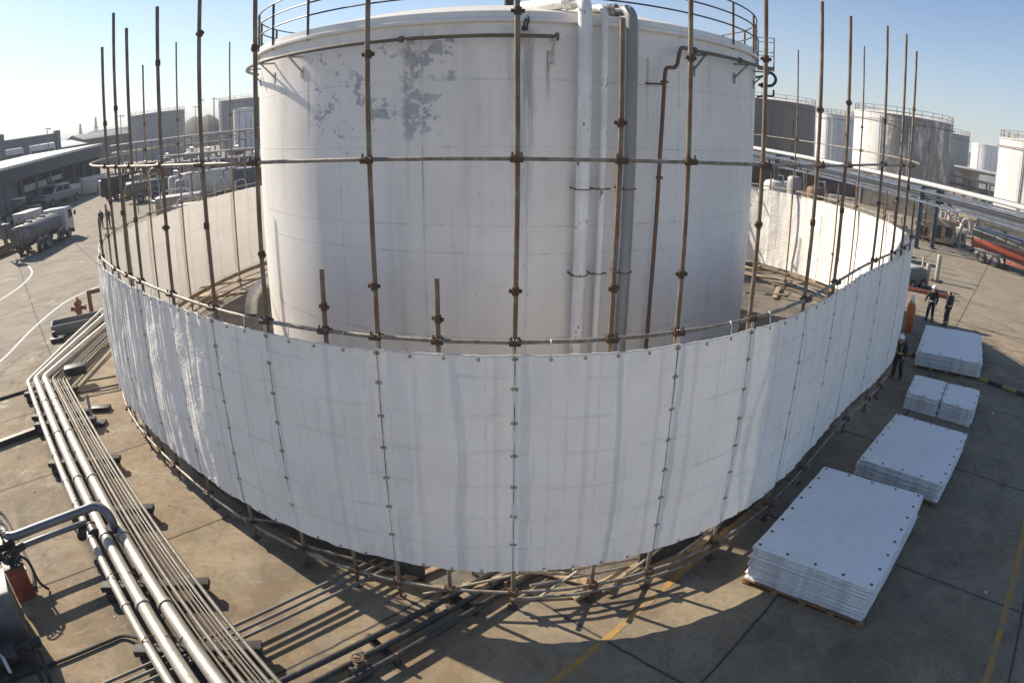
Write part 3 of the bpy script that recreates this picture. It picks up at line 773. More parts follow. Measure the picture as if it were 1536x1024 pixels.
def ring_rail(name, label, z, off, r, a0, a1, seg, mat, wob=.003, dz=None, cat='scaffold rail'):
    t = thing(name, label, cat, rp(rad((a0 + a1) / 2), z, off))
    k = max(1, round((a1 - a0) / seg))
    for i in range(k):
        s0 = a0 + (a1 - a0) * i / k; s1 = a0 + (a1 - a0) * (i + 1) / k
        m = max(2, int((s1 - s0) / 3.2)); b = MB(); pts = []
        for q in range(m + 1):
            a = s0 + (s1 - s0) * q / m
            zz = z + (dz(a) if dz else 0) + wob * math.sin(a * 1.7 + i)
            pts.append(rp(rad(a), zz, off))
        b.tube(pts, r, 10); build('tube', b, mat, t, ang=50)
    return t
def zlift(a):     # the handrail climbs a little towards the right hand end
    return 0.0
LP = -PR - LR + .005
ring_rail('scaffold_ledger', 'upper ring of scaffold tube crossing the tank at half height', LED_Z, PR + LR, LR, -128, 146, 13.7, 'scaffold_ledger')
ring_rail('scaffold_ledger', 'scaffold tube ring just above the top edge of the white tarps', TOP_Z, PR + LR, LR + .003, -180, 180, 12, 'scaffold_ledger', .004)
ring_rail('scaffold_ledger', 'bottom ring of scaffold tube just under the lower edge of the tarps', .44, PR + LR, LR + .003, -180, 180, 12, 'scaffold_ledger', .004)
ring_rail('scaffold_ledger', 'second low scaffold tube beneath the tarps, just right of the middle seam', .26, PR + LR, LR, .3, 36, 9, 'scaffold_ledger', .02)
def shading(label, a0, a1, off, z0, z1, mat):  # low boards added to stop sun passing under the tarps
    t = thing('shading_board', label, 'skirt board', rp(rad((a0 + a1) / 2), 0, off), group='low dark boards added behind the tarp foot'); k = max(1, round((a1 - a0) / 5.2))
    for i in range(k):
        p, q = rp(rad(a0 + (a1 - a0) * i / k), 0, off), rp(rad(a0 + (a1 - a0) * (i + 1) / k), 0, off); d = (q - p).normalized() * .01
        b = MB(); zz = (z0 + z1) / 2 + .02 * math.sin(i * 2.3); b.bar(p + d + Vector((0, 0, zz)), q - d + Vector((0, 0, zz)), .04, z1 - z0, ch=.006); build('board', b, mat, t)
shading('dark skirt boards added behind the tarp foot, left of the black pipes', -37, -6.2, -.55, .02, 1.05, 'shading_board_dark')
shading('short run of dark skirt boards added behind the tarp foot, right of the middle seam', 10.2, 17.0, -.5, .02, 1.0, 'shading_board_dark')
shading('long run of dark skirt boards added behind the tarp foot beside the pallet stacks', 20.5, 50, -.5, .02, 1.0, 'shading_board_dark')
# diagonal tubes and boards lying behind the foot of the tarps
dz_ = [(-6, 3.5, .12, .5), (1.5, 9.5, .5, .1), (6.8, 14.5, .1, .55), (13, 24, .5, .12), (24.5, 33, .1, .5), (-15.5, -8, .5, .1), (-26, -17, .1, .5), (34, 44, .5, .1), (.6, 6.2, .85, .12), (2.2, 9.0, .2, .9), (4.4, 10.2, .8, .25)]
where = ['left of the middle seam', 'right of the middle seam', 'nearest the yellow line', 'second pole bay right of that line', 'towards the tarp stacks', 'near the black pipes', 'near the thin silver pipes', 'farthest along on the right', 'rising to the middle seam', 'falling to the middle seam', 'nearest the right front foot']
for (a0, a1, z0, z1), wn in zip(dz_, where):
    b = MB(); p, q = rp(rad(a0), z0, -.05), rp(rad(a1), z1, -.6); b.tube([p, q], LR, 10)
    tag(build('brace_tube', b, 'scaffold_ledger', loc=p), 'diagonal brace tube under the tarp foot, ' + wn, 'brace tube', 'low brace tubes under the tarps')
for k, (az, ln, an, off, wn) in enumerate([(1.0, 2.3, 20, -.9, 'left of the two front feet'), (4.2, 2.0, -24, -.75, 'between the two front feet'), (7.5, 1.7, 33, -.35, 'by the right front foot'), (-5.2, 1.8, 38, -1.1, 'beside the black pipes'), (18.6, 2.0, 50, -.6, 'farther along the yellow line')]):
    b = MB(); c = rp(rad(az), .06 + .01 * k, off); b.box(c, (ln, .21, .04), rotz(rad(an)), ch=.006)
    tag(build('scaffold_plank', b, 'old_plank', loc=c), 'loose wooden scaffold plank under the tarp edge, ' + wn, 'plank', 'planks lying under the tarp edge')

# ---------------------------------------------------------------- tarps
def tarp_panel(a0, a1, label, res=.06, pleat=0.0, rough=1.0, group='white tarps of the screen round the tank', eyelets=True, seed=0):
    A0, A1 = rad(a0), rad(a1); L = (rp(A1) - rp(A0)).length
    gap = -.022 / max(.1, L) * (A1 - A0); A0 += gap; A1 -= gap; lay = .007 * (seed % 2); L = (rp(A1) - rp(A0)).length
    nu = max(6, int(L / res)); nv = max(10, int((TARP_T - TARP_B) / res)); H = TARP_T - TARP_B
    nE = max(2, round(L / .5)); eu = [.045 + (L - .09) * i / nE for i in range(nE + 1)]
    b = MB(); vs = []; uvs = []; so = Vector((seed * 3.1, seed * 1.7, seed))
    def surf(u, v):
        """u along 0..L, v height 0..H -> point"""
        x = u / L; a = A0 + (A1 - A0) * x
        e = min(abs(u - q) for q in eu); dt = H - v
        d = .085 * max(0, math.sin(PI * x)) ** .8 * (.35 + .65 * math.sin(PI * min(1, max(0, v / H)))) * rough
        d += .030 * rough * noise.fractal(Vector((u * 1.1, v * .75, 0)) + so, 1.0, 2.0, 4)
        d += .020 * rough * math.exp(-dt / .55) * math.cos(2 * PI * (u - .045) / (L - .09) * nE) 
        d += .012 * rough * math.exp(-v / .4) * math.cos(2 * PI * u / L * nE + 1)
        # tension folds fanning from the seam eyelets
        d += .010 * rough * math.sin(9 * v + 4 * x + seed) * math.exp(-min(x, 1 - x) * L / .35)
        if pleat:
            n_ = noise.noise(Vector((u * 5.5 + .55 * math.sin(v * .7 + seed), v * .42, seed * 2.3)))
            n2 = noise.noise(Vector((u * 12 + .3 * v, v * .7, seed + 9)))
            d += pleat * (abs(n_) * 2.1 - .55 + n2 * .45)
        d *= min(1.0, max(0.0, min(x, 1 - x)) * L / .16) ** .7
        dz = -.018 * (1 - math.exp(-(e / .2) ** 2)) * math.exp(-dt / .3) - .006 * math.sin(u * 2.3 + seed) * math.exp(-v / .3)
        p = rp(a, 0, .10 + d + lay); p.z = TARP_B + v + dz
        return p
    for j in range(nv + 1):
        for i in range(nu + 1):
            u, v = L * i / nu, H * j / nv
            vs.append(surf(u, v)); uvs.append((u + seed * 4.37, v + seed * 1.9))
    fs = [(j * (nu + 1) + i, j * (nu + 1) + i + 1, (j + 1) * (nu + 1) + i + 1, (j + 1) * (nu + 1) + i) for j in range(nv) for i in range(nu)]
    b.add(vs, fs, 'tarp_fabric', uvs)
    mats = ['tarp_fabric']
    org = rp((A0 + A1) / 2, TARP_B)
    if eyelets:
        mats += ['brass', 'cord_white', 'dark_steel']
        def eye(u, v):
            p = surf(u, v); nrm = (surf(min(L, u + .02), v) - surf(max(0, u - .02), v)).cross(Vector((0, 0, 1))).normalized()
            b.torus(p + nrm * .006, .021, .007, nrm, 12, 5, 'brass'); return p, nrm
        for i, u in enumerate(eu):
            p, nr = eye(u, H - .045)
            if (i + seed) % 2 == 0 or i in (0, nE):
                a = A0 + (A1 - A0) * u / L
                q = rp(a, TOP_Z, PR + LR); nr2 = Vector((math.sin(a), -math.cos(a), 0))
                b.tube([p + nr * .01, q + nr2 * .04, q + Vector((0, 0, .04)), q - nr2 * .04], .009, 5, 'cord_white')
        for i in range(1, 7):
            v = H * (1 - i / 7) + .02 + (.02 if i < 6 else 0)
            eye(.05, v); p, nr = eye(L - .05, v)
            b.tube([p + nr * .012, p + nr * .016 + (surf(L, v) - surf(L - .1, v)) * 1.0], .005, 5, 'cord_white')
        for u in eu[1:-1:1]: eye(u, .04)
    o = build('tarp_sheet', b, mats, loc=org, ang=180)
    tag(o, label, 'tarp', group)
    if eyelets:
        c = MB(); c.tube([surf(L * i / 24, H) + Vector((0, 0, .012 - .006 * math.sin(i * 2.1))) for i in range(25)], .012, 6)
        build('edge_cord', c, 'cord_white', o)
        c = MB(); c.tube([surf(L - .02, H * i / 30) + rp((A0 + A1) / 2).normalized() * .008 + Vector((0, 0, 0)) for i in range(31)], [.003 + .006 * abs(noise.noise(Vector((i * .37, seed, 0)))) for i in range(31)], 5)
        build('seam_lace', c, 'dark_steel', o)
    return o
seams = [-61, -53, -45.0, -37, -29.0, -22.0, -15.9, -7.6, .3, 10.1, 16.5, 24.5, 32.9, 42, 52, 63]
tl = ['white tarp sheet bending out of sight at the left end of the ring', 'heavily pleated white tarp sheet above the pipe bend at the left end of the ring', 'pleated white tarp sheet second from the left end of the ring', 'wrinkled white tarp sheet below the third pole from the left',
      'wrinkled white tarp sheet under the gap left of the tank', 'white tarp sheet just left of the tank edge, with faint creases', 'wide white tarp sheet below the left edge of the tank', 'wide white tarp sheet below the peeling paint, left of the middle seam',
      'wide white tarp sheet right of the middle seam, below the riser pipes', 'white tarp sheet below the bent thin drop pipe', 'white tarp sheet below the right edge of the tank', 'white tarp sheet beside the largest pallet stack', 'white tarp sheet beside the second largest stack',
      'white tarp sheet behind the bending worker in harness', 'white tarp sheet at the right end of the ring beside the orange gas bottle']
for i in range(15):
    a0, a1 = seams[i], seams[i + 1]
    mid = (a0 + a1) / 2
    pl = .042 if mid < -36 else .015 if mid < -22 else .007 if mid < -15 else .003 if mid < 20 else .010
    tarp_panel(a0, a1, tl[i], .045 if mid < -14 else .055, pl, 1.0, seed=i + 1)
nb = 20; a0 = 63.0; st = (360 - 63 - 61) / nb
ord_ = ['first', 'second', 'third', 'fourth', 'fifth', 'sixth', 'seventh', 'eighth', 'ninth']
for i in range(nb):
    s0 = a0 + st * i; mid = s0 + st / 2
    if mid < 146: lab = 'white tarp sheet of the far right inner wall, %s from its right end' % ord_[i]
    elif mid > 226: lab = 'cream backlit tarp sheet of the far left inner wall, %s from its left end' % ord_[nb - 1 - i]
    else: lab = 'white tarp sheet of the far wall standing behind the big tank'
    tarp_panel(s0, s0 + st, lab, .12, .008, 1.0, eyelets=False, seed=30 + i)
# timber kerb along the foot of the far wall
ring_rail('toe_board', 'ochre stained toe board along the foot of the far tarp wall', .80, .03, .10, 62, 300, 8, 'toe_wood', .01, cat='toe board')
ring_rail('toe_board', 'low rusty rail on the ground along the far tarp wall', .16, -.05, .05, 62, 300, 8, 'rust_steel', .02, cat='toe board')
# ================================================================ PALLET STACKS OF FOLDED TARPS
def lerp(a, b, t): return a + (b - a) * t
def stack(corn, z0, h, n, nm, pallet, eye_n, where, seed):
    """corn: far-left, far-right, near-right, near-left ground-plan corners"""
    rnd = random.Random(seed); cs = [Vector((p.x, p.y, 0)) for p in corn]
    ctr = sum(cs, Vector()) / 4
    def bl(u, v): return (cs[0] * (1 - u) + cs[1] * u) * (1 - v) + (cs[3] * (1 - u) + cs[2] * u) * v
    lx = (cs[1] - cs[0]).length; ly = (cs[3] - cs[0]).length
    ex = (cs[2] - cs[3]).normalized(); ey = (cs[0] - cs[3]).normalized()
    if pallet:
        t = thing('pallet', 'brown wooden pallet under ' + nm, 'pallet', (ctr.x, ctr.y, 0), group='wooden pallets under the tarp stacks')
        ins = -.03
        def P(u, v, z): p = bl(lerp(ins / lx, 1 - ins / lx, u), lerp(ins / ly, 1 - ins / ly, v)); p.z = z; return p
        for k in range(5):
            v = .02 + .96 * k / 4; b = MB(); b.bar(P(0, v, .012), P(1, v, .012), .12, .022); build('bottom_board', b, 'pallet_wood', t)
        for v in (.02, .26, .5, .74, .98):
            for u in (.02, .26, .5, .74, .98):
                if v in (.26, .74) and u in (.26, .5, .74): continue
                p = P(u, v, .072); b = MB(); b.box(p, (.15, .15, .10), Matrix((ex, Vector((-ex.y, ex.x, 0)), (0, 0, 1))).transposed(), ch=.005); build('block', b, 'pallet_wood', t)
        nb = max(6, int(ly / .24))
        for k in range(nb):
            v = .015 + .97 * k / (nb - 1); b = MB(); b.bar(P(0, v, .134), P(1, v, .134), .13, .024); build('deck_board', b, 'pallet_wood', t)
    base = .150 if pallet else .01
    th = (h - base) / n
    for i in range(n):
        top = i == n - 1; b = MB()
        sx, sy = rnd.uniform(-.03, .03), rnd.uniform(-.03, .03)
        ang = rnd.uniform(-.004, .004)
        m_u, m_v = (30, 30) if top else (16, 16)
        so = Vector((seed * 7.3, i * 1.37, 0))
        def edge(u, v):
            p = bl(u, v); d = p - ctr; d.z = 0
            p = p + ex * sx + ey * sy + Vector((-d.y, d.x, 0)) * ang
            k = 1 + .012 * noise.noise(Vector((p.x * 1.3, p.y * 1.3, i * .9)) + so) + .004 * noise.noise(Vector((p.x * 7, p.y * 7, i * 2.1)))
            return ctr + (p - ctr) * k
        zb = base + th * i
        def zt(u, v):
            q = min(u, 1 - u, v, 1 - v); p = bl(u, v)
            droop = -.012 * math.exp(-q / .03)
            return zb + th * .80 + droop + (.012 * noise.fractal(Vector((p.x * 1.1, p.y * 1.1, seed)), 1, 2, 4) if top else .004 * noise.noise(Vector((p.x * 2, p.y * 2, i))))
        vs = []; fs = []; mt = []; uvs = []
        for jv in range(m_v + 1):
            for iu in range(m_u + 1):
                u, v = iu / m_u, jv / m_v; p = edge(u, v); p.z = zt(u, v); vs.append(p); uvs.append((u * lx, v * ly))
        for jv in range(m_v):
            for iu in range(m_u):
                a = jv * (m_u + 1) + iu; fs.append((a, a + 1, a + m_u + 2, a + m_u + 1))
        b.add(vs, fs, 'stack_fabric', uvs)
        # rolled sides
        per = [(k / m_u, 0) for k in range(m_u)] + [(1, k / m_v) for k in range(m_v)] + [(1 - k / m_u, 1) for k in range(m_u)] + [(0, 1 - k / m_v) for k in range(m_v)]
        pv = []; L = len(per)
        for (u, v) in per:
            p = edge(u, v); out = (p - ctr).normalized(); z1 = zt(u, v); bulge = .016 + .016 * noise.noise(Vector((p.x * 5, p.y * 5, i * 3.3)))
            pv += [Vector((p.x, p.y, z1)), p + out * bulge + Vector((0, 0, lerp(zb, z1, .6) - p.z)), p + out * bulge * .8 + Vector((0, 0, lerp(zb, z1, .12) - p.z)), Vector((p.x, p.y, zb)) - out * .06]
        pf = []
        for k in range(L):
            a, c = k * 4, ((k + 1) % L) * 4
            for q in range(3): pf.append((a + q, c + q, c + q + 1, a + q + 1))
        b.add(pv, pf, 'stack_edge')
        mats = ['stack_fabric', 'stack_edge']
        if top:
            mats.append('dark_steel'); mats.append('brass')
            spots = [(.035 + .93 * k / eye_n[0], v) for k in range(eye_n[0] + 1) for v in (.028, .972)] + [(u, .028 + .944 * k / eye_n[1]) for k in range(1, eye_n[1]) for u in (.035, .965)]
            for u, v in spots:
                p = edge(u, v); p.z = zt(u, v) + .004
                b.lathe([(.0, .004), (.026, .004), (.034, .0)], p, 10, 'dark_steel'); b.torus(p + Vector((0, 0, .004)), .032, .005, n=10, k=4, m='brass')
        o = build('folded_tarp', b, mats, loc=(ctr.x, ctr.y, zb), ang=60)
        tag(o, ('top white tarp with dark eyelets on ' if top else 'folded white tarp inside the pile of ') + nm, 'folded tarp', 'folded tarps piled in ' + nm)
def quad(px, h): return [at(x, y, h) for x, y in px]
stack(quad([(1237, 699), (1385, 742), (1312, 884), (1131, 818)], .96), 0, .96, 20, 'the largest stack nearest the camera', True, (4, 7), '', 1)
stack(quad([(1344, 619), (1450, 650), (1413, 727), (1288, 686)], .68), 0, .68, 14, 'the second stack from the front', True, (4, 6), '', 2)
stack(quad([(1373, 561), (1420, 572), (1409, 601), (1361, 587)], .60), 0, .60, 11, 'the left small twin stack', False, (2, 3), '', 3)
stack(quad([(1423, 573), (1470, 584), (1461, 615), (1412, 600)], .62), 0, .62, 11, 'the right small twin stack', False, (2, 3), '', 4)
stack(quad([(1389, 486), (1471, 501), (1473, 545), (1376, 525)], .74), 0, .74, 12, 'the farthest stack by the workers', True, (3, 5), '', 5)

# ================================================================ PIPE BUNDLE ON THE LEFT
def pipe_run(name, label, pts, r, mat, n=14, joints=(), cat='pipe', group='steel pipes of the run on the left'):
    b = MB(); b.tube(pts, r, n)
    o = build(name, b, mat, loc=pts[0], ang=50); tag(o, label, cat, group)
    for p, d in joints:
        c = MB(); c.cyl(p - d * .05, p + d * .05, r * 1.18, n=n); build('weld_band', c, mat, o)
    return o
def lin(a, b, t): return a + (b - a) * t
# bend point, far end (behind the screen), near end below the frame
Z1 = .50
spec = [((153, 466), (42, 573), (255, 1024), .092, 'silver_pipe', 'outermost silver pipe of the left pipe run, thinner than the two beside it', .50),
        ((156, 475), (54, 569), (287, 1024), .135, 'silver_pipe', 'middle one of the three thick silver pipes on the left', .53),
        ((160, 487), (67, 567), (329, 1024), .140, 'silver_pipe', 'thickest silver pipe on the left, joined by the elbow from the pump', .53)]
thin = [(352, .028, 'brown_pipe'), (366, .046, 'galv_pipe'), (379, .028, 'brown_pipe'), (387, .030, 'brown_pipe'), (395, .022, 'black_pipe'), (404, .038, 'galv_pipe'), (419, .044, 'galv_pipe')]
runs = []
def ext(a, b, d): return b + (b - a).normalized() * d
for (f, bd, nr, r, mat, lab, z) in spec:
    B = at(*bd, z); F = at(*f, z); N_ = at(*nr, z)
    B2 = B
    d1 = (F - B).normalized(); d2 = (N_ - B).normalized()
    pts = [ext(B, F, 4.0)] + [B + d1 * q for q in (.30, .12)] + [B + d2 * q for q in (.12, .30)] + [ext(B, N_, 3.0)]
    J = [(lin(B, N_, t), d2) for t in (.16, .33, .52, .70, .86)]
    runs.append((B, N_)); pipe_run('silver_pipe' if r > .1 else 'silver_pipe', lab, pts, r, mat, 18, J)
olab = ['innermost', 'second', 'third', 'fourth', 'fifth', 'sixth', 'outermost']
fx = [(158, 488), (158.5, 491), (159, 493), (159.5, 495), (160, 498), (161, 501), (163, 506)]
bx = [(76, 566), (79, 567), (82, 567), (86, 568), (90, 568), (94, 569), (99, 569)]
for k, (nx, r, mat) in enumerate(thin):
    z = .42 + .04 * (k % 2); B = at(*bx[k], z); F = at(*fx[k], z); N_ = at(nx, 1024, z)
    d1 = (F - B).normalized(); d2 = (N_ - B).normalized()
    mid = [lin(B, N_, t) + Vector((random.uniform(-.015, .015), random.uniform(-.015, .015), random.uniform(-.01, .01))) for t in (.2, .4, .6, .8)]
    pipe_run('thin_pipe', 'thin pipe of the bundle right of the thick silver pipes, %s of the seven' % olab[k], [ext(B, F, 4.0), B + d1 * .1, B + d2 * .1] + mid + [ext(B, N_, 3.0)], r, mat, 10, group='thin pipes of the bundle on the left')
# sleepers carrying the bundle
A_, Bn = runs[0]; A2 = at(99, 569, .42); B2 = at(418, 1024, .42)
for k, t in enumerate((.045, .19, .235, .42, .60, .80, .93)):
    p, q = lin(A_, Bn, t), lin(A2, B2, t); d = (q - p).normalized()
    p = p - d * .28; q = q + d * .30; p.z = q.z = .18
    t_ = thing('pipe_support', 'dark steel sleeper under the left pipe run, %s one counted from the bend' % ord_[k], 'pipe support', ((p.x + q.x) / 2, (p.y + q.y) / 2, 0), group='pipe sleepers under the left run')
    b = MB(); b.bar(p + Vector((0, 0, .12)), q + Vector((0, 0, .12)), .22, .14, ch=.01); build('beam', b, 'chassis_black', t_)
    for s in (.1, .5, .9):
        c = lin(p, q, s); b = MB(); b.box((c.x, c.y, .115), (.30, .30, .23), rotz(math.atan2(d.y, d.x)), ch=.02); build('plinth', b, 'dark_steel', t_)
    for s in (.15, .3, .45):
        c = lin(p, q, s); b = MB(); b.torus((c.x, c.y, .50), .15, .012, (Bn - A_).normalized(), 16, 5); build('pipe_strap', b, 'rust_steel', t_)
b = MB(); p, q = at(-40, 680, .1), at(118, 622, .1); b.bar(p, q, .2, .2); tag(build('channel_beam', b, 'dark_steel', loc=p), 'long dark steel beam on the ground left of the pipe bend', 'beam')
b = MB(); p, q = at(-40, 610, .05), at(58, 580, .05); b.tube([p, q], .05, 8); tag(build('black_cable', b, 'black_rubber', loc=p), 'thin black cable running left from the pipe bend', 'cable')
# small stand with a hood by the bend
t = thing('pipe_stand', 'small dark steel stand and hood beside the pipe bend', 'pipe stand', at(122, 600))
b = MB(); p = at(118, 575, .0); b.box(p + Vector((0, 0, .55)), (.9, .5, .35), rotz(.6), ch=.04); build('hood', b, 'dark_steel', t)
b = MB(); p2 = at(140, 637, 0); b.bar(p2, p2 + Vector((-.25, .35, .85)), .1, .1); build('post', b, 'grey_steel', t)
b = MB(); b.box(p2 + Vector((.1, 0, .06)), (.8, .35, .12), rotz(.2), ch=.02); build('foot', b, 'dark_steel', t)
b = MB(); b.box(at(152, 612, .08), (.7, .3, .16), rotz(.2), ch=.02); build('foot', b, 'dark_steel', t)
for k, (p, q, z) in enumerate([((128, 572), (185, 562), .3), ((112, 590), (195, 573), .15)]):
    b = MB(); P, Q = at(*p, z), at(*q, z); b.tube([P, ext(P, Q, 1.5)], .035, 8)
    tag(build('cross_pipe', b, 'black_pipe', loc=P), ('upper' if k == 0 else 'lower') + ' of two thin dark pipes leading from the bend under the tarp', 'pipe', 'thin dark pipes from the bend')

# cross pipes on the ground
def cross(name, labs, pa, pb, r, mat, z, group, e0=4.0, e1=4.0):
    for k, lab in enumerate(labs):
        s = k / (len(labs) - 1)
        A = lin(at(*pa[0], z), at(*pa[1], z), s); B = lin(at(*pb[0], z), at(*pb[1], z), s)
        pipe_run(name, lab, [ext(B, A, e0), A, B, ext(A, B, e1)], r, mat, 12, [(lin(A, B, .35 + .12 * k), (B - A).normalized())], group=group)
    return A, B
cross('silver_pipe', ['upper thin silver pipe crossing under the tarp edge, farthest from the camera', 'middle one of three thin silver pipes crossing under the tarp edge', 'lower thin silver pipe crossing under the tarp edge, brightest of the three'], ((583, 828), (608, 838)), ((352, 938), (352, 962)), .034, 'galv_pipe', .30, 'thin silver pipes crossing under the tarp', 4, 5)
cross('black_pipe', ['uppermost of three black pipes passing under the middle tarp seam', 'middle one of three black pipes passing under the middle tarp seam', 'lowest of three black pipes, with the small valve on it'], ((742, 857), (788, 866)), ((442, 1012), (550, 1008)), .062, 'black_pipe', .20, 'black pipes passing under the tarp', 4, 5)
for k, pxy in enumerate([(560, 962), (700, 886), (500, 985)]):
    pass
# valve on the lowest black pipe
vp = at(540, 1004, .2); dv = (at(788, 866, .2) - at(550, 1008, .2)).normalized()
t = thing('gate_valve', 'small dark valve with a bolted bonnet on the lowest black pipe', 'valve', (vp.x, vp.y, 0))
b = MB(); b.ball(vp, .12, 14); b.cyl(vp - dv * .17, vp - dv * .12, .13, n=14); b.cyl(vp + dv * .12, vp + dv * .17, .13, n=14); build('valve_body', b, 'dark_steel', t)
b = MB(); b.cyl(vp + Vector((0, 0, .08)), vp + Vector((0, 0, .30)), .05, n=12); b.cyl(vp + Vector((0, 0, .18)), vp + Vector((0, 0, .21)), .09, n=12); b.torus(vp + Vector((0, 0, .31)), .10, .014, n=16, k=6); b.bar(vp + Vector((-.1, 0, .31)), vp + Vector((.1, 0, .31)), .02, .015); build('handwheel', b, 'rust_steel', t)
b = MB(); b.box(vp + Vector((0, 0, -.14)), (.35, .22, .12), rotz(math.atan2(dv.y, dv.x)), ch=.02); build('pad', b, 'dark_steel', t)
for k, pxy in enumerate([(575, 978), (690, 905), (735, 876)]):
    p = at(*pxy, 0); t = thing('pipe_cradle', 'small dark cradle under the black pipes, ' + ['nearest the valve', 'midway to the tarp', 'at the tarp edge'][k], 'pipe cradle', p, group='cradles under the black pipes')
    b = MB(); n_ = Vector((-dv.y, dv.x, 0)); b.bar(p - n_ * .45 + Vector((0, 0, .07)), p + n_ * .45 + Vector((0, 0, .07)), .12, .12, ch=.01); build('beam', b, 'dark_steel', t)
    b = MB(); b.bar(p - n_ * .42 + Vector((0, 0, .13)), p - n_ * .42 + Vector((0, 0, .32)), .05, .05); build('stop_post', b, 'rust_steel', t)
b = MB(); b.box(at(541, 982, .05), (.16, .10, .1), rotz(.5), ch=.03); tag(build('rag', b, 'cream_paint', loc=at(541, 982)), 'small white rag beside the black pipes', 'rag')
# black hose at the lower left
hp = smooth([at(60, 1002, .05), at(105, 985, .05), at(160, 962, .05), at(186, 953, .06), at(215, 958, .2)], 8)
b = MB(); b.tube(hp, .035, 8); tag(build('black_hose', b, 'black_rubber', loc=hp[0]), 'black hose lying on the ground left of the pipes', 'hose')
hp = smooth([at(-12, 758, .06), at(6, 772, .06), at(20, 797, .06), at(36, 828, .06), at(47, 852, .06), at(52, 880, .06)], 8)
b = MB(); b.tube(hp, .028, 8); tag(build('black_hose', b, 'black_rubber', loc=hp[0]), 'thin black hose curving past the pump at the left edge', 'hose')

# ---------------------------------------------------------------- pump skid at the left edge
e3 = at(169, 793, .62)
ez = 1.15
hp = [at(-14, 772, ez + .25), at(-3, 784, ez + .1), at(6, 797, ez), at(18, 804, ez), at(60, 789, ez), at(122, 766, ez), at(143, 759, ez), at(158, 766, ez - .1), at(167, 779, .85), e3 + Vector((.03, .05, .02))]
t = thing('pump_pipe', 'thick grey pipe bending down from the pump into the thickest silver pipe', 'pipe', hp[3])
b = MB(); b.tube(smooth(hp, 5), .105, 16); build('pipe', b, 'grey_pipe', t, ang=60)
b = MB(); d = (e3 - hp[-2]).normalized(); b.cyl(e3 - d * .05, e3 + d * .02, .17, n=18); build('flange', b, 'dark_steel', t)
hp = [at(-10, 836, .75), at(14, 826, .75), at(60, 808, .75), at(112, 789, .75), at(128, 783, .60)]
b = MB(); b.tube(hp, .07, 12); tag(build('pump_pipe', b, 'grey_pipe', loc=hp[1]), 'thinner grey pipe below it, from the pump to the outermost silver pipe', 'pipe')
for k, (pq, r) in enumerate([((140, 797), .155), ((121, 798), .11)]):
    p = at(*pq, .52); d = (runs[0][1] - runs[0][0]).normalized(); b = MB(); b.cyl(p - d * .16, p + d * .16, r, n=18); b.cyl(p - d * .18, p - d * .15, r * 1.12, n=18); b.cyl(p + d * .15, p + d * .18, r * 1.12, n=18)
    tag(build('pipe_coupling', b, 'dark_steel', loc=p), 'dark rubber coupling sleeve on the ' + ['middle thick silver pipe', 'outermost silver pipe'][k], 'coupling', 'dark couplings on the silver pipes')
pb = at(18, 930, 0)
t = thing('pump_skid', 'dark pump unit with valves and a grey cabinet at the left edge', 'pump', at(25, 960))
def P_(x, y, z): return at(x, y, z)
ang45 = rotz(rad(45)); c = at(3, 905, 1.0); c0 = Vector((c.x, c.y, 0))
b = MB(); b.box(c0 + Vector((-.55, -.05, .6)), (1.25, .8, 1.2), ang45, ch=.03); cab = build('cabinet', b, 'cabinet_grey', t)
b = MB(); b.box(c0 + Vector((-.55, -.05, 1.225)), (1.28, .83, .05), ang45, ch=.01); build('cabinet_top', b, 'cream_paint', t)
b = MB(); b.box(c0 + Vector((-.265, -.34, .6)) , (.9, .03, .8), ang45, ch=.01); b.cyl(c0 + Vector((-.15, -.46, .62)), c0 + Vector((-.11, -.50, .62)), .03); build('cabinet_door', b, 'cabinet_grey', cab)
b = MB(); v0 = at(12, 828, .8); g0 = Vector((v0.x, v0.y, 0))
b.cyl(g0 + Vector((0, 0, .1)), g0 + Vector((0, 0, 1.05)), .16, n=18)
for z in (.25, .6, .95, 1.1): b.cyl(g0 + Vector((0, 0, z)), g0 + Vector((0, 0, z + .05)), .24, n=18)
b.ball(g0 + Vector((0, 0, .78)), .22, 14); b.cyl(g0 + Vector((-.1, -.3, .78)), g0 + Vector((.2, .35, .78)), .10, n=12)
for k in range(8): b.cyl(g0 + Vector((.2 * math.cos(k * PI / 4), .2 * math.sin(k * PI / 4), 1.08)), g0 + Vector((.2 * math.cos(k * PI / 4), .2 * math.sin(k * PI / 4), 1.19)), .018, n=6)
build('valve_body', b, 'dark_steel', t)
b = MB(); b.torus(g0 + Vector((0, 0, 1.4)), .2, .018, (.2, .1, 1)); b.cyl(g0 + Vector((0, 0, 1.1)), g0 + Vector((0, 0, 1.42)), .025); b.bar(g0 + Vector((-.2, 0, 1.4)), g0 + Vector((.2, 0, 1.4)), .03, .02); build('handwheel', b, 'rust_steel', t)
b = MB(); m0 = at(12, 985, .3); m0.z = 0
b.cyl(m0 + Vector((-.5, -.5, .38)), m0 + Vector((.15, .15, .38)), .22, n=20)
for k in range(9): b.cyl(m0 + Vector((-.45 + .06 * k, -.45 + .06 * k, .38)), m0 + Vector((-.425 + .06 * k, -.425 + .06 * k, .38)), .245, n=20)
b.box(m0 + Vector((-.2, -.2, .08)), (1.5, .7, .16), ang45, ch=.02); b.cyl(m0 + Vector((.15, .15, .38)), m0 + Vector((.5, .5, .38)), .10, n=14)
build('motor', b, 'dark_steel', t)
b = MB(); q = at(45, 975, .4); b.bar(m0 + Vector((.0, -.1, .55)), m0 + Vector((.35, -.35, .35)), .06, .05); build('lever', b, 'cream_paint', t)
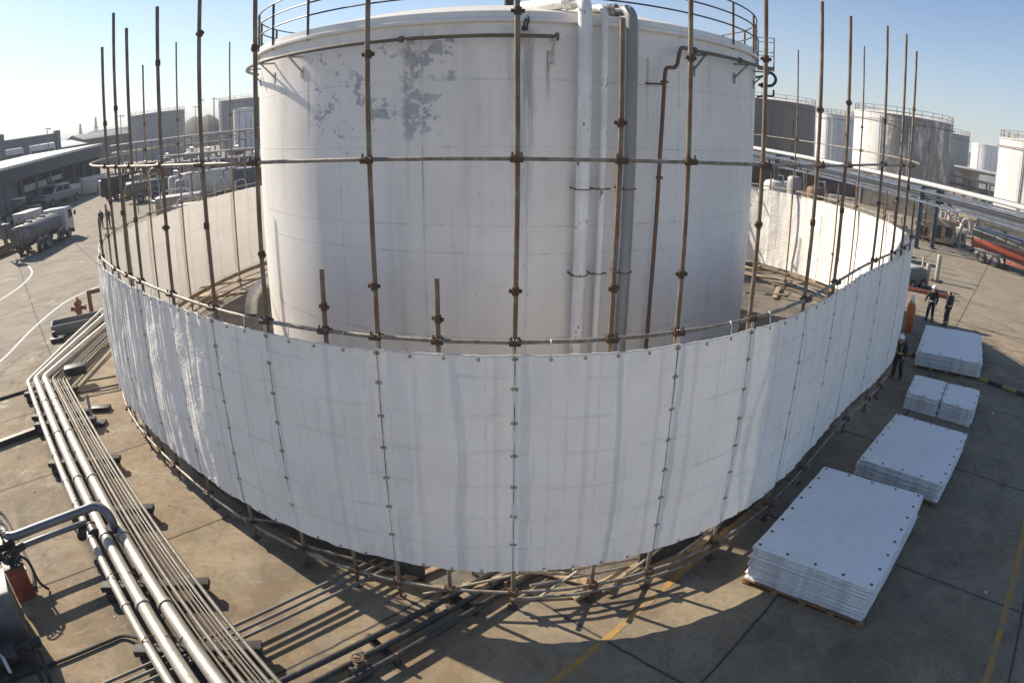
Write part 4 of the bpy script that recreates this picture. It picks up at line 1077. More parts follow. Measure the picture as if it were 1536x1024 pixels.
for k, (xy, bend) in enumerate([((60, 1000), .5), ((74, 1005), .42)]):
    p = at(*xy, 0); b = MB(); b.tube(smooth([p + Vector((.25, -.3, .0)), p + Vector((.1, -.12, .3)), p + Vector((0, 0, bend)), p + Vector((-.12, .03, bend + .02)), p + Vector((-.3, -.1, bend - .15))], 5), .035, 8); build('hose', b, 'black_rubber', t)
# dark red hose box standing by the pump
p = at(40, 893, 0); t = thing('hose_box', 'dark red steel hose box with a valve on top, beside the grey pump cabinet', 'hose box', p)
R_ = rotz(rad(50)); b = MB(); b.box(p + Vector((0, 0, .42)), (.42, .36, .82), R_, ch=.02); bx_ = build('box', b, 'red_paint', t)
b = MB(); b.box(p + Vector((0, 0, .85)), (.46, .40, .05), R_, ch=.01); build('lid', b, 'dark_steel', t)
b = MB(); b.box(p + R_ @ Vector((.02, -.19, .42)), (.34, .02, .66), R_, ch=.005); b.cyl(p + R_ @ Vector((.14, -.2, .45)), p + R_ @ Vector((.14, -.23, .45)), .025, n=8); build('door', b, 'red_paint', bx_)
b = MB(); b.cyl(p + Vector((-.05, 0, .86)), p + Vector((-.05, 0, 1.02)), .06, n=12); b.torus(p + Vector((-.05, 0, 1.06)), .10, .014, (.3, 0, 1), 14, 5); b.cyl(p + Vector((-.05, 0, 1.0)), p + Vector((-.02, 0, 1.07)), .02, n=8); build('valve', b, 'dark_steel', t)
b = MB(); b.tube(smooth([p + Vector((.1, .05, .88)), p + Vector((.2, .12, .98)), p + Vector((.33, .18, .8)), p + Vector((.36, .2, .3)), p + Vector((.45, .3, .03))], 5), .03, 8); build('hose', b, 'black_rubber', t)

# ---------------------------------------------------------------- things by the left end of the ring
p = at(121, 480, 0); t = thing('hydrant', 'rust red hydrant standing behind the pipe run at the left', 'hydrant', p)
b = MB(); b.lathe([(.0, 0), (.28, 0), (.28, .06), (.16, .08), (.16, .75), (.22, .80), (.20, .95), (.10, 1.05), (.0, 1.08)], p, 16); build('barrel', b, 'rust_red', t)
for d in ((.34, .1), (-.3, -.16), (.1, -.32)):
    b = MB(); b.cyl(p + Vector((0, 0, .62)), p + Vector((d[0], d[1], .62)), .09, n=10); b.cyl(p + Vector((d[0], d[1], .62)), p + Vector((d[0] * 1.2, d[1] * 1.2, .62)), .13, n=8); build('outlet', b, 'rust_red', t)
b = MB(); b.cyl(p + Vector((0, 0, 1.05)), p + Vector((0, 0, 1.18)), .06, n=6); build('cap_nut', b, 'rust_red', t)
p = at(118, 494, 0); t = thing('pipe_tray', 'dark open steel tray beside the hydrant and the pipe run', 'tray', p)
b = MB(); R_ = rotz(rad(35)); b.box(p + Vector((0, 0, .08)), (2.6, 1.1, .05), R_); build('tray_floor', b, 'dark_steel', t)
for dy in (-.55, .55):
    b = MB(); b.box(p + R_ @ Vector((0, dy, .3)), (2.6, .05, .5), R_); build('tray_side', b, 'grey_pipe', t)
for dx in (-1.3, 1.3):
    b = MB(); b.box(p + R_ @ Vector((dx, 0, .3)), (.05, 1.05, .5), R_); build('tray_end', b, 'grey_pipe', t)
p = at(138, 470, 0); b = MB(); b.tube([p + Vector((0, 0, 0)), p + Vector((0, 0, 1.1)), p + Vector((.9, .5, 1.15)), p + Vector((2.6, 1.6, 1.15))], .12, 10); b.tube([p + Vector((1.4, .8, 0)), p + Vector((1.3, .8, 1.9)), p + Vector((2.6, 1.7, 2.0))], .07, 8)
tag(build('pipe_hoop', b, 'rust_steel', loc=p), 'rusty bent pipe hoop at the left end of the tarp ring', 'pipe hoop')
p = at(88, 512, 0); b = MB(); b.box(p + Vector((0, 0, .12)), (.7, .45, .2), rotz(.4), ch=.04); b.box(p + Vector((-.28, .1, .3)), (.2, .2, .3), rotz(.4), ch=.03); tag(build('steel_block', b, 'dark_steel', loc=p), 'small dark steel block on the ground left of the pipe run', 'block')

# ---------------------------------------------------------------- right hand side bits
p = at(1361, 497, 0); t = thing('gas_cylinder', 'tall orange gas cylinder standing against the right end of the tarps', 'gas cylinder', p)
b = MB(); b.lathe([(0, .02), (.21, .02), (.22, .06), (.22, 1.15), (.18, 1.30), (.09, 1.38), (.07, 1.44), (0, 1.44)], p, 20); build('body', b, 'orange_paint', t)
b = MB(); b.lathe([(0, 1.42), (.09, 1.42), (.10, 1.55), (.10, 1.66), (.06, 1.74), (0, 1.76)], p, 14); build('cap', b, 'helmet_white', t)
b = MB(); b.torus(p + Vector((0, 0, 1.36)), .17, .02, n=18); build('collar_ring', b, 'hi_vis_yellow', t)
b = MB(); b.cyl(p + Vector((-.14, -.02, 1.46)), p + Vector((.14, .02, 1.46)), .03); build('valve', b, 'dark_steel', t)
for k, (pa, pb_) in enumerate([((1462, 565), (1560, 600)), ((1346, 527), (1380, 535))]):
    A, B = at(*pa, .08), at(*pb_, .08); b = MB(); b.tube([A, B], .085, 10)
    tag(build('striped_bar', b, 'stripe_yellow_black', loc=A), ['black and yellow striped bar on the ground right of the farthest stack', 'black and yellow striped bar on the ground at the worker in harness'][k], 'barrier bar', 'striped bars on the ground')
# generator with uprights behind the two workers
p = at(1374, 434, 0)
t = thing('generator', 'dark wheeled generator behind the right end of the tarps', 'generator', p)
R_ = rotz(rad(20)); b = MB(); b.box(p + R_ @ Vector((0, .6, .75)), (1.9, 1.3, .9), R_, ch=.06); build('body', b, 'cabinet_grey', t)
b = MB(); b.box(p + R_ @ Vector((-.2, .6, 1.25)), (1.3, 1.0, .2), R_, ch=.04); build('top_cover', b, 'truck_white', t)
b = MB(); b.cyl(p + R_ @ Vector((.5, .1, 1.1)), p + R_ @ Vector((.5, .1, 2.0)), .07); build('exhaust', b, 'pale_steel', t)
for sx in (-.6, .6):
    for sy in (0, 1.2):
        b = MB(); c = p + R_ @ Vector((sx, sy, .32)); d = R_ @ Vector((0, .12, 0)); b.cyl(c - d, c + d, .32, n=20); w_ = build('wheel', b, 'black_rubber', t)
        b = MB(); b.cyl(c - d * 1.05, c + d * 1.05, .16, n=14); build('rim', b, 'grey_steel', w_)
b = MB(); b.bar(p + R_ @ Vector((-.9, .6, .35)), p + R_ @ Vector((.9, .6, .35)), .9, .12); build('chassis', b, 'chassis_black', t)
for k, (q, h, mat, lab) in enumerate([((1404, 422), 1.75, 'silver_pipe', 'upright pale steel bollard on a square foot beside the generator'), ((1388, 431), 1.5, 'silver_pipe', 'upright pale steel cylinder leaning on the generator')]):
    p = at(*q, 0); t = thing('steel_bollard', lab, 'bollard', p, group='steel uprights by the generator')
    b = MB(); b.lathe([(0, .1), (.17, .1), (.17, h - .1), (.13, h), (0, h + .02)], p, 18); build('post', b, mat, t)
    b = MB(); b.box(p + Vector((0, 0, .05)), (.75, .75, .1), rotz(.6), ch=.02); build('foot', b, 'dark_steel', t)
A, B = at(1355, 430, .15), at(1432, 447, .15); b = MB(); b.bar(A, B, .22, .22, ch=.02); tag(build('steel_beam', b, 'rust_red', loc=A), 'rust red steel beam on the ground behind the two workers', 'beam')

# ---------------------------------------------------------------- clutter inside the ring
p = at(377, 474, 0); b = MB(); b.tube(smooth([p + Vector((0, 0, .1)), p + Vector((.1, .3, .9)), p + Vector((.7, .9, 1.35)), p + Vector((1.6, 1.7, 1.3)), p + Vector((2.0, 2.0, .6))], 6), .28, 14)
tag(build('bent_pipe', b, 'pale_steel', loc=p), 'pale bent pipe elbow on the ground inside the ring, left of the tank', 'pipe elbow')
for k, (xy, an, ln) in enumerate([((330, 425), 30, 4.0), ((352, 440), 24, 3.2), ((300, 445), 38, 3.0), ((1150, 416), -20, 3.0), ((1195, 425), 20, 3.6), ((1165, 440), 62, 2.4)]):
    p = at(*xy, .05); b = MB(); b.box(p + Vector((0, 0, .03 * k % .08)), (ln, .24, .05), rotz(rad(an)), ch=.01)
    tag(build('plank', b, 'old_plank', loc=p), 'old plank on the dirty ground inside the ring, ' + ['under the cream wall', 'second one left of the tank', 'nearest the tarp on the left', 'by the coiled hose', 'farther right of the tank', 'crosswise at the right of the tank'][k], 'plank', 'old planks inside the ring')
p = at(1143, 402, .05); b = MB(); b.tube([p + Vector(((1.3 + .05 * math.sin(i * .9)) * math.cos(i * .35), (.9 + .05 * math.sin(i * .7)) * math.sin(i * .35), .08 + .012 * (i // 18))) for i in range(72)], .07, 8)
tag(build('coiled_hose', b, 'hose_tan', loc=p), 'tan hose coiled on the ground inside the ring, right of the tank', 'hose')
p = at(1125, 480, 0); b = MB(); b.tube([p, p + Vector((0, .02, 2.0))], .05, 8); b.tube([p + Vector((-.35, 0, 1.2)), p + Vector((.1, 0, 1.2))], .03, 8); tag(build('short_post', b, 'rust_steel', loc=p), 'short rusty post beside the tank foot at the right', 'post')
p = at(1150, 440, .1); b = MB(); b.tube([p, p + Vector((.8, -.7, .12)), p + Vector((1.0, -.75, .3))], .06, 8); b.cyl(p + Vector((.72, -.65, .1)), p + Vector((.9, -.75, .15)), .1); tag(build('pipe_scrap', b, 'galv_pipe', loc=p), 'short piece of pipe on the ground right of the tank', 'pipe scrap')
for k, (xy, s) in enumerate([((312, 452), .6), ((392, 432), .5), ((1205, 405), .6), ((1230, 428), .5)]):
    p = at(*xy, 0); b = MB(); b.box(p + Vector((0, 0, s * .3)), (s * 1.6, s, s * .6), rotz(k), ch=.04)
    tag(build('crate', b, 'old_plank', loc=p), 'small wooden crate inside the ring, ' + ['left near the tarps', 'left near the tank foot', 'right behind the hose', 'right near the lit tarps'][k], 'crate', 'crates inside the ring')
# ================================================================ PEOPLE
def person(label, loc, rz, J, colors, group=None, helmet=None, bands=(), vest=None, hair=True, s=1.05):
    """J: overrides of joint positions, local metres, facing -y"""
    P_ = dict(pelvis=(0, 0, .95), belly=(0, .01, 1.08), chest=(0, .01, 1.32), neck=(0, .015, 1.50), skull=(0, -.005, 1.60), crown=(0, .0, 1.70), nose=(0, -.105, 1.615),
              shL=(.185, .01, 1.42), elL=(.25, .05, 1.14), wrL=(.25, -.03, .90), shR=(-.185, .01, 1.42), elR=(-.25, .05, 1.14), wrR=(-.25, -.03, .90),
              hiL=(.095, 0, .90), knL=(.115, -.015, .50), anL=(.12, .03, .10), toL=(.14, -.13, .035), hiR=(-.095, 0, .90), knR=(-.115, -.015, .50), anR=(-.12, .03, .10), toR=(-.14, -.13, .035))
    P_.update(J)
    R_ = dict(pelvis=.175, belly=.170, chest=.195, neck=.066, skull=.098, crown=.095, nose=.022, shL=.100, elL=.072, wrL=.045, shR=.100, elR=.072, wrR=.045,
              hiL=.118, knL=.092, anL=.075, toL=.050, hiR=.118, knR=.092, anR=.075, toR=.050)
    E_ = [('pelvis', 'belly'), ('belly', 'chest'), ('chest', 'neck'), ('neck', 'skull'), ('skull', 'crown'), ('skull', 'nose'), ('chest', 'shL'), ('shL', 'elL'), ('elL', 'wrL'), ('chest', 'shR'), ('shR', 'elR'), ('elR', 'wrR'),
          ('pelvis', 'hiL'), ('hiL', 'knL'), ('knL', 'anL'), ('anL', 'toL'), ('pelvis', 'hiR'), ('hiR', 'knR'), ('knR', 'anR'), ('anR', 'toR')]
    hands = []
    for sd in 'LR':
        el, wr = Vector(P_['el' + sd]), Vector(P_['wr' + sd]); d = (wr - el).normalized()
        side = Vector((0, -1, 0)); side = (side - d * side.dot(d)).normalized(); nrm = d.cross(side)
        pk = 'pa' + sd; P_[pk] = tuple(wr + d * .075); R_[pk] = .034; E_.append(('wr' + sd, pk)); hands.append(wr + d * .1)
        for f in range(4):
            k0 = 'f%d%s0' % (f, sd); k1 = 'f%d%s1' % (f, sd); ln = (.075, .085, .08, .06)[f]
            b0 = wr + d * .10 + side * (.028 - .019 * f); P_[k0] = tuple(b0 + d * ln * .5 + nrm * .008); P_[k1] = tuple(b0 + d * ln + nrm * .03 * (1 if sd == 'L' else -1))
            R_[k0] = .0095; R_[k1] = .008; E_ += [(pk, k0), (k0, k1)]
        k0, k1 = 't%s0' % sd, 't%s1' % sd
        P_[k0] = tuple(wr + d * .06 + side * .055); P_[k1] = tuple(wr + d * .10 + side * .068); R_[k0] = .011; R_[k1] = .009; E_ += [(pk, k0), (k0, k1)]
    keys = list(P_); bm = bmesh.new(); lay = bm.verts.layers.skin.verify(); bv = {}
    for k in keys:
        v = bm.verts.new(Vector(P_[k]) * s); v[lay].radius = (R_[k] * s, R_[k] * s * (.78 if k in ('chest', 'belly', 'pelvis') else 1)); bv[k] = v
        if k == 'pelvis': v[lay].use_root = True
    for a, c in E_: bm.edges.new((bv[a], bv[c]))
    me = bpy.data.meshes.new('person'); bm.to_mesh(me); bm.free()
    tmp = bpy.data.objects.new('tmp_body', me); COL.objects.link(tmp)
    tmp.modifiers.new('s', 'SKIN'); sb = tmp.modifiers.new('u', 'SUBSURF'); sb.levels = 1; sb.render_levels = 1
    dg = bpy.context.evaluated_depsgraph_get(); me2 = bpy.data.meshes.new_from_object(tmp.evaluated_get(dg))
    bpy.data.objects.remove(tmp); me2.name = 'person'
    o = bpy.data.objects.new('person', me2); COL.objects.link(o); o.location = loc; o.rotation_euler = (0, 0, rz)
    me2.materials.clear()
    for m in ('skin', colors[0], colors[1], 'boot_black', 'hair_black'): me2.materials.append(M[m])
    nk = Vector(P_['neck']) * s; pv = Vector(P_['pelvis']) * s; sk = Vector(P_['skull']) * s
    for p in me2.polygons:
        c = p.center; p.use_smooth = True
        if (c - sk).length < .16 * s or c.z > nk.z + .02:
            p.material_index = 4 if (hair and (c.z > sk.z + .05 * s or c.y > sk.y + .035 * s) and c.z > sk.z - .04) else 0
        elif any((c - h * s).length < .115 * s for h in hands): p.material_index = 0
        elif c.z < .12 * s: p.material_index = 3
        elif c.z < pv.z + .03: p.material_index = 2
        else: p.material_index = 1
    tag(o, label, 'person', group); OFF[o.name] = Vector(loc)
    if helmet:
        b = MB(); h = sk + Vector((0, 0, .035 * s)); b.lathe([(.135, 0), (.128, .02), (.124, .06), (.10, .115), (.05, .145), (0, .15)], h, 18); b.lathe([(.10, .004), (.15, -.004), (.152, .006), (.12, .02)], h + Vector((0, -.012, 0)), 18)
        b.bar(h + Vector((0, -.12, .1)), h + Vector((0, .12, .1)), .03, .06); build('helmet', b, helmet, o, local=True)
    for (a, c, t, r, mt) in bands:
        A, B = Vector(P_[a]) * s, Vector(P_[c]) * s; p = A.lerp(B, t); d = (B - A).normalized()
        b = MB(); x = Vector((1, 0, 0)); y = d.cross(x).normalized()
        pts = [p + (x * math.cos(2 * PI * i / 20) + y * math.sin(2 * PI * i / 20) * (.82 if a in ('pelvis', 'belly', 'chest') else 1)) * r * s for i in range(20)]
        b.tube([q - d * .02 for q in pts], .012, 5, closed=True); b.tube([q + d * .02 for q in pts], .012, 5, closed=True); b.tube(pts, .014, 5, closed=True)
        build('reflective_band', b, mt, o, local=True)
    if vest:
        b = MB()
        for sx in (-1, 1):
            ch, bl_ = Vector(P_['chest']), Vector(P_['belly']); sh = Vector(P_['shL' if sx > 0 else 'shR'])
            top = sh.lerp(ch, .35) + Vector((0, 0, .085))
            b.tube(smooth([bl_ + Vector((sx * .09, -.13, 0)), ch + Vector((sx * .10, -.155, .0)), top, ch + Vector((sx * .09, .155, .0)), bl_ + Vector((sx * .05, .13, 0))], 5), .018, 6)
        build('harness_strap', b, vest, o, local=True)
    return o
def face(dx, dy): return math.atan2(dx, -dy)     # rotation that turns the -y front towards (dx, dy)
CB = [('belly', 'pelvis', .35, .19, 'hi_vis'), ('knL', 'anL', .72, .09, 'hi_vis'), ('knR', 'anR', .72, .09, 'hi_vis')]
person('worker in dark coveralls and white hard hat, standing behind the farthest stack', at(1393, 482), face(.4, 1), dict(wrL=(.34, -.10, .98), elL=(.31, .03, 1.18), anL=(.17, .03, .10), toL=(.2, -.12, .035), knL=(.14, 0, .5), anR=(-.15, .03, .10), toR=(-.18, -.12, .035)), ('coverall_navy', 'coverall_navy'), 'workers near the farthest stack', 'helmet_white', CB, hair=False)
person('bareheaded worker in dark coveralls and pale belt, standing behind the farthest stack', at(1417, 489), face(-.35, .9), dict(skull=(.02, -.03, 1.59), crown=(.025, -.02, 1.69), nose=(.03, -.13, 1.59), wrR=(-.30, .02, .92)), ('coverall_navy', 'coverall_navy'), 'workers near the farthest stack', None, CB)
person('worker in white hard hat and yellow harness, one arm out to the tarp', at(1343, 568), face(-.75, -.5), dict(belly=(0, -.03, 1.07), chest=(0, -.10, 1.28), neck=(0, -.17, 1.45), skull=(0, -.22, 1.54), crown=(0, -.23, 1.64), nose=(0, -.33, 1.53), shL=(.18, -.12, 1.38), shR=(-.18, -.12, 1.38),
       elR=(-.30, -.28, 1.20), wrR=(-.30, -.50, 1.26), elL=(.25, -.05, 1.12), wrL=(.22, -.18, .94), knL=(.13, -.06, .50), anL=(.16, .10, .10), toL=(.18, -.06, .035), knR=(-.12, -.05, .5), anR=(-.13, -.02, .10), toR=(-.15, -.18, .035)), ('coverall_navy', 'coverall_navy'), None, 'helmet_white', (('belly', 'pelvis', .3, .19, 'hi_vis_yellow'),), 'hi_vis_yellow', hair=False)
person('left one of two men in dark clothes standing on the open yard at the left', at(153, 342), face(.2, -1), {}, ('jacket_grey', 'coverall_navy'), 'men on the open yard')
person('right one of two men in dark clothes standing on the open yard at the left', at(163.5, 341), face(-.3, 1), dict(wrL=(.2, -.16, 1.0), wrR=(-.2, -.16, 1.0), anL=(.15, .08, .10), toL=(.18, -.08, .035)), ('jacket_grey', 'coverall_navy'), 'men on the open yard')

# ================================================================ VEHICLES  (local: x forward, z up)
def wheel(t, x, y, r=.5, w=.3, dual=False):
    sy = 1 if y > 0 else -1
    b = MB(); b.lathe([(r * .55, -w / 2), (r * .9, -w / 2), (r * .98, -w * .38), (r, -w * .2), (r, w * .2), (r * .98, w * .38), (r * .9, w / 2), (r * .55, w / 2)], (x, y, r), 28, axis='Y')
    o = build('wheel', b, 'black_rubber', t, local=True)
    c = MB(); f = sy * w * .5
    c.lathe([(r * .56, f * .96), (r * .52, f * 1.02), (r * .42, f * .55), (r * .22, f * .55), (r * .2, f * 1.05), (0, f * 1.08)], (x, y, r), 20, axis='Y')
    for k in range(8): c.cyl((x + r * .32 * math.cos(k * PI / 4), y + f * .5, r + r * .32 * math.sin(k * PI / 4)), (x + r * .32 * math.cos(k * PI / 4), y + f * .68, r + r * .32 * math.sin(k * PI / 4)), r * .045, n=6)
    build('rim', c, 'truck_grey', o, local=True)
def cab(t, x0, x1, w, z0, z1, mat, dark=False):
    L = x1 - x0; b = MB()
    prof = [(0, 0), (L, 0), (L + .04, .5), (L, (z1 - z0) * .48), (L - .22, z1 - z0 - .12), (L - .4, z1 - z0), (.12, z1 - z0), (0, z1 - z0 - .15)]
    b.extr(prof, (x0, 0, z0), (1, 0, 0), (0, 0, 1), (0, -1, 0), w, mat)
    c = build('cab', b, mat, t, local=True)
    mv = c.modifiers.new('soft', 'BEVEL'); mv.width = .06; mv.segments = 3; mv.limit_method = 'ANGLE'
    h = z1 - z0
    for sy in (-1, 1):
        g = MB(); y = sy * (w / 2 + .012)
        g.extr([(L * .38, h * .50), (L * .90, h * .50), (L * .82, h * .86), (L * .38, h * .88)], (x0, y, z0), (1, 0, 0), (0, 0, 1), (0, -1, 0), .02)
        build('side_window', g, 'window_glass', c, local=True)
        d = MB(); d.extr([(L * .34, .08), (L * .92, .08), (L * .95, h * .48), (L * .86, h * .90), (L * .34, h * .92)], (x0, sy * (w / 2 + .004), z0), (1, 0, 0), (0, 0, 1), (0, -1, 0), .012)
        d.box((x0 + L * .42, sy * (w / 2 + .03), z0 + h * .42), (.16, .03, .04)); build('door', d, mat, c, local=True)
        m = MB(); m.box((x1 - .02, sy * (w / 2 + .22), z0 + h * .66), (.08, .22, .45), ch=.02); m.bar((x1 - .15, sy * w / 2, z0 + h * .8), (x1 - .02, sy * (w / 2 + .2), z0 + h * .8), .03, .03); build('mirror', m, 'chassis_black', c, local=True)
        l = MB(); l.box((x1 + .05, sy * w * .38, z0 + .12), (.06, .35, .2), ch=.02); build('headlight', l, 'truck_white', c, local=True)
    g = MB(); a = Vector((x0 + L + .015, 0, z0 + h * .52)); e = Vector((x0 + L - .18, 0, z0 + h * .90)); g.bar(a, e, w * .86, .02, up=(1, 0, .5)); build('windscreen', g, 'window_glass', c, local=True)
    g = MB(); g.box((x1 + .06, 0, z0 - .18), (.18, w * .98, .42), ch=.04); build('bumper', g, 'chassis_black' if not dark else mat, c, local=True)
    return c
def barrel(t, x0, x1, z, ry, rz_, mat, band, lower=None, n=40, dome=1.0, sq=.88):
    b = MB(); prof = [(.0, -.22 * dome), (.45, -.18 * dome), (.8, -.09 * dome), (.96, 0), (1, .05)]
    L = x1 - x0; rows = [(r, x0 + h) for r, h in prof] + [(1, x0 + L * .33), (1, x0 + L * .66)] + [(r, x1 - h) for r, h in prof[::-1]]
    vs = []; fs = []; mm = []
    for (r, x) in rows:
        for j in range(n):
            a = 2 * PI * j / n; sg = lambda c_: math.copysign(abs(c_) ** sq, c_); vs.append((x, ry * r * sg(math.sin(a)), z + rz_ * r * sg(math.cos(a))))
    for i in range(len(rows) - 1):
        for j in range(n):
            q = (i * n + j, i * n + (j + 1) % n, (i + 1) * n + (j + 1) % n, (i + 1) * n + j)
            lo = lower and (vs[q[0]][2] + vs[q[1]][2]) / 2 < z - rz_ * .1
            b.add([], [], None); b.v += []; fs.append((q, lower if lo else mat))
    base = len(b.v); b.v += [Vector(v) for v in vs]
    for q, mt in fs: b.f.append([base + k for k in q]); b.m.append(mt)
    o = build('tank_barrel', b, [mat] + ([lower] if lower else []), t, local=True, ang=50)
    for fx_ in (.12, .5, .88):
        c = MB(); c.tube([(x0 + L * fx_, ry * 1.012 * math.sin(2 * PI * j / n), z + rz_ * 1.012 * math.cos(2 * PI * j / n)) for j in range(n)], .035, 6, closed=True); build('band', c, band, o, local=True)
    for fx_ in (.3, .7):
        c = MB(); c.cyl((x0 + L * fx_, 0, z + rz_ - .05), (x0 + L * fx_, 0, z + rz_ + .14), .28, n=18); build('hatch', c, band, o, local=True)
    c = MB()
    for sy in (-.35, .35):
        c.tube([(x0 + .3, sy, z + rz_ - .02), (x0 + .3, sy, z + rz_ + .35), (x1 - .3, sy, z + rz_ + .35), (x1 - .3, sy, z + rz_ - .02)], .022, 6)
    build('walkway_rail', c, band, o, local=True)
    return o
def tanker(name, label, loc, rz, L, bmat, cmat, axles, lower=None, rb=(1.15, .92), bz=1.95, cabz=(.75, 2.95), group=None, sc_=1.0, dome=1.0, sq=.88):
    t = thing(name, label, 'tanker truck', loc, rz, group); t.scale = (sc_, sc_, sc_)
    xr = -L / 2; xf = L / 2
    b = MB()
    for sy in (-.45, .45): b.box(((xr + xf - .6) / 2, sy, .88), (L - .6, .12, .24))
    for k in range(6): b.box((xr + .5 + k * (L - 1.5) / 5, 0, .88), (.1, .9, .16))
    b.box((xr + .15, 0, .65), (.12, 2.2, .18), ch=.02); build('chassis', b, 'chassis_black', t, local=True)
    cab(t, xf - 1.9, xf, 2.4, cabz[0], cabz[1], cmat)
    o = barrel(t, xr + .25, xf - 2.4, bz, rb[0], rb[1], bmat, 'tanker_dark', lower, dome=dome, sq=sq)
    for x in axles:
        for sy in (-1, 1): wheel(t, xf - x, sy * 1.05, .5, .32)
    for x in axles[1:]:
        for sy in (-1, 1):
            b = MB(); pts = [(xf - x + .66 * math.cos(a), sy * 1.06, .5 + .62 * math.sin(a)) for a in [PI * k / 10 for k in range(11)]]
            for p, q in zip(pts[:-1], pts[1:]): b.bar(p, q, .36, .03, up=(0, 1, 0))
            build('mudguard', b, 'truck_grey', t, local=True)
    for sy in (-1, 1):
        b = MB(); b.box((xf - axles[0] - 1.6, sy * 1.0, .72), (1.1, .45, .5), ch=.05); build('tool_box', b, 'chassis_black', t, local=True)
        b = MB(); b.cyl((xr + .6, sy * 1.12, 1.0), (xf - 2.6, sy * 1.12, 1.0), .07, n=10); build('side_rail', b, 'tanker_dark', t, local=True)
        b = MB(); b.box((xr + .07, sy * .95, .72), (.06, .3, .14)); build('tail_lamp', b, 'red_paint', t, local=True)
    b = MB()
    for sy in (-.25, .25): b.tube([(xr + .02, sy, .7), (xr + .02, sy, bz + rb[1] + .3)], .022, 6)
    for k in range(7): b.tube([(xr + .02, -.25, .9 + .3 * k), (xr + .02, .25, .9 + .3 * k)], .016, 6)
    build('ladder', b, 'truck_grey', t, local=True)
    return t
pr_, pf_ = at(58, 381), at(107, 355); dd = (pf_ - pr_); hd = math.atan2(dd.y, dd.x); lft = Vector((-math.sin(hd), math.cos(hd), 0))
LT = dd.length + 2.0
mid = (pr_ + pf_) / 2 + lft * 1.2
t1 = tanker('tanker_truck', 'dusty grey tanker truck with a white cab parked on the yard at the left', (mid.x, mid.y, 0), hd, LT, 'tanker_alu', 'truck_white', (1.2, 3.0, LT - 3.2, LT - 1.9), bz=1.75, rb=(1.12, .86), cabz=(.7, 2.85))
b = MB(); xr = -LT / 2
b.tube(smooth([(xr + .1, .8, .8), (xr - .5, 1.0, 1.6), (xr - .6, 1.0, 2.6), (xr - .1, 1.2, 3.1)], 5), .12, 8); b.box((xr - .35, .95, 2.4), (.25, .9, 1.3), ch=.05); b.bar((xr - .1, 1.35, .6), (xr - .4, 1.45, 3.2), .1, .12)
build('hose_rack', b, 'tanker_dark', t1, local=True)
pa, pb_ = at(1462, 391), at(1492, 401); dd = (pb_ - pa); hd = math.atan2(dd.y, dd.x); lft = Vector((-math.sin(hd), math.cos(hd), 0))
L2 = 11.0; fwd = dd.normalized()
rear = at(1452, 388) + fwd * -.2
mid = rear + fwd * (L2 / 2) + lft * 1.15
t2 = tanker('tanker_truck', 'tanker truck with a red lower body and grey top, leaving the frame at the right', (mid.x, mid.y, 0), hd, L2, 'grey_steel', 'tanker_red', (1.2, L2 - 2.9, L2 - 1.5), lower='tanker_red', bz=1.85, rb=(1.2, .9), dome=.15, sq=.5)
b = MB()
for k in range(5): b.box((-L2 / 2 + .9 + 1.15 * k, -1.24, 2.25), (1.05, .04, .5), ch=.01)
build('side_panel', b, 'tanker_alu', t2, local=True)
b = MB(); b.box((0, -1.22, .75), (3.0, .06, .4), ch=.02); build('side_skirt', b, 'rust_red', t2, local=True)
# second tanker, white barrel, seen over the far wall on the left
p = at(226, 303); tanker('tanker_truck', 'tanker lorry with a white barrel end parked behind the far left tarps', (p.x, p.y + 2, 0), rad(28), 8.6, 'tanker_alu', 'coverall_navy', (1.2, 4.6, 6.6), bz=1.8, rb=(1.15, .9), cabz=(.7, 2.8))
# crew cab pickup truck
def pickup(label, loc, rz):
    t = thing('pickup_truck', label, 'pickup truck', loc, rz)
    b = MB(); b.extr([(-3.0, .55), (3.0, .55), (3.05, .95), (2.9, 1.25), (1.7, 1.32), (-3.0, 1.25)], (0, 0, 0), (1, 0, 0), (0, 0, 1), (0, -1, 0), 2.1); body = build('body', b, 'truck_grey', t, local=True)
    mv = body.modifiers.new('soft', 'BEVEL'); mv.width = .08; mv.segments = 2; mv.limit_method = 'ANGLE'
    b = MB(); b.extr([(-1.1, 1.28), (1.75, 1.28), (1.1, 2.1), (-1.0, 2.14)], (0, 0, 0), (1, 0, 0), (0, 0, 1), (0, -1, 0), 1.9); cb = build('cabin', b, 'truck_white', t, local=True)
    b = MB(); b.box((.03, 0, 2.15), (2.1, 1.86, .05), ch=.02); build('roof', b, 'truck_white', cb, local=True)
    b = MB(); b.box((2.35, 0, 1.33), (1.2, 1.9, .06), ch=.02); build('bonnet', b, 'truck_white', t, local=True)
    for sy in (-1, 1):
        for x0, x1 in ((-.95, .05), (.15, 1.3)):
            b = MB(); b.extr([(x0, 1.42), (x1, 1.42), (x1 - (.3 if x1 > 1 else 0), 2.0), (x0 + .02, 2.02)], (0, sy * .96, 0), (1, 0, 0), (0, 0, 1), (0, -1, 0), .02); build('side_window', b, 'window_glass', cb, local=True)
        for x in (-2.0, 2.0): wheel(t, x, sy * .98, .42, .26)
        b = MB(); b.box((3.03, sy * .75, 1.0), (.06, .4, .2)); build('headlight', b, 'truck_white', t, local=True)
    b = MB(); b.bar((1.77, 0, 1.36), (1.16, 0, 2.06), 1.75, .02, up=(1, 0, .6)); build('windscreen', b, 'window_glass', cb, local=True)
    b = MB(); b.box((3.05, 0, .68), (.12, 2.1, .22), ch=.03); build('bumper', b, 'chassis_black', t, local=True)
    b = MB(); b.box((-2.1, 0, 1.5), (1.7, 1.9, .5), ch=.03); build('cargo', b, 'cream_paint', t, local=True)
    return t
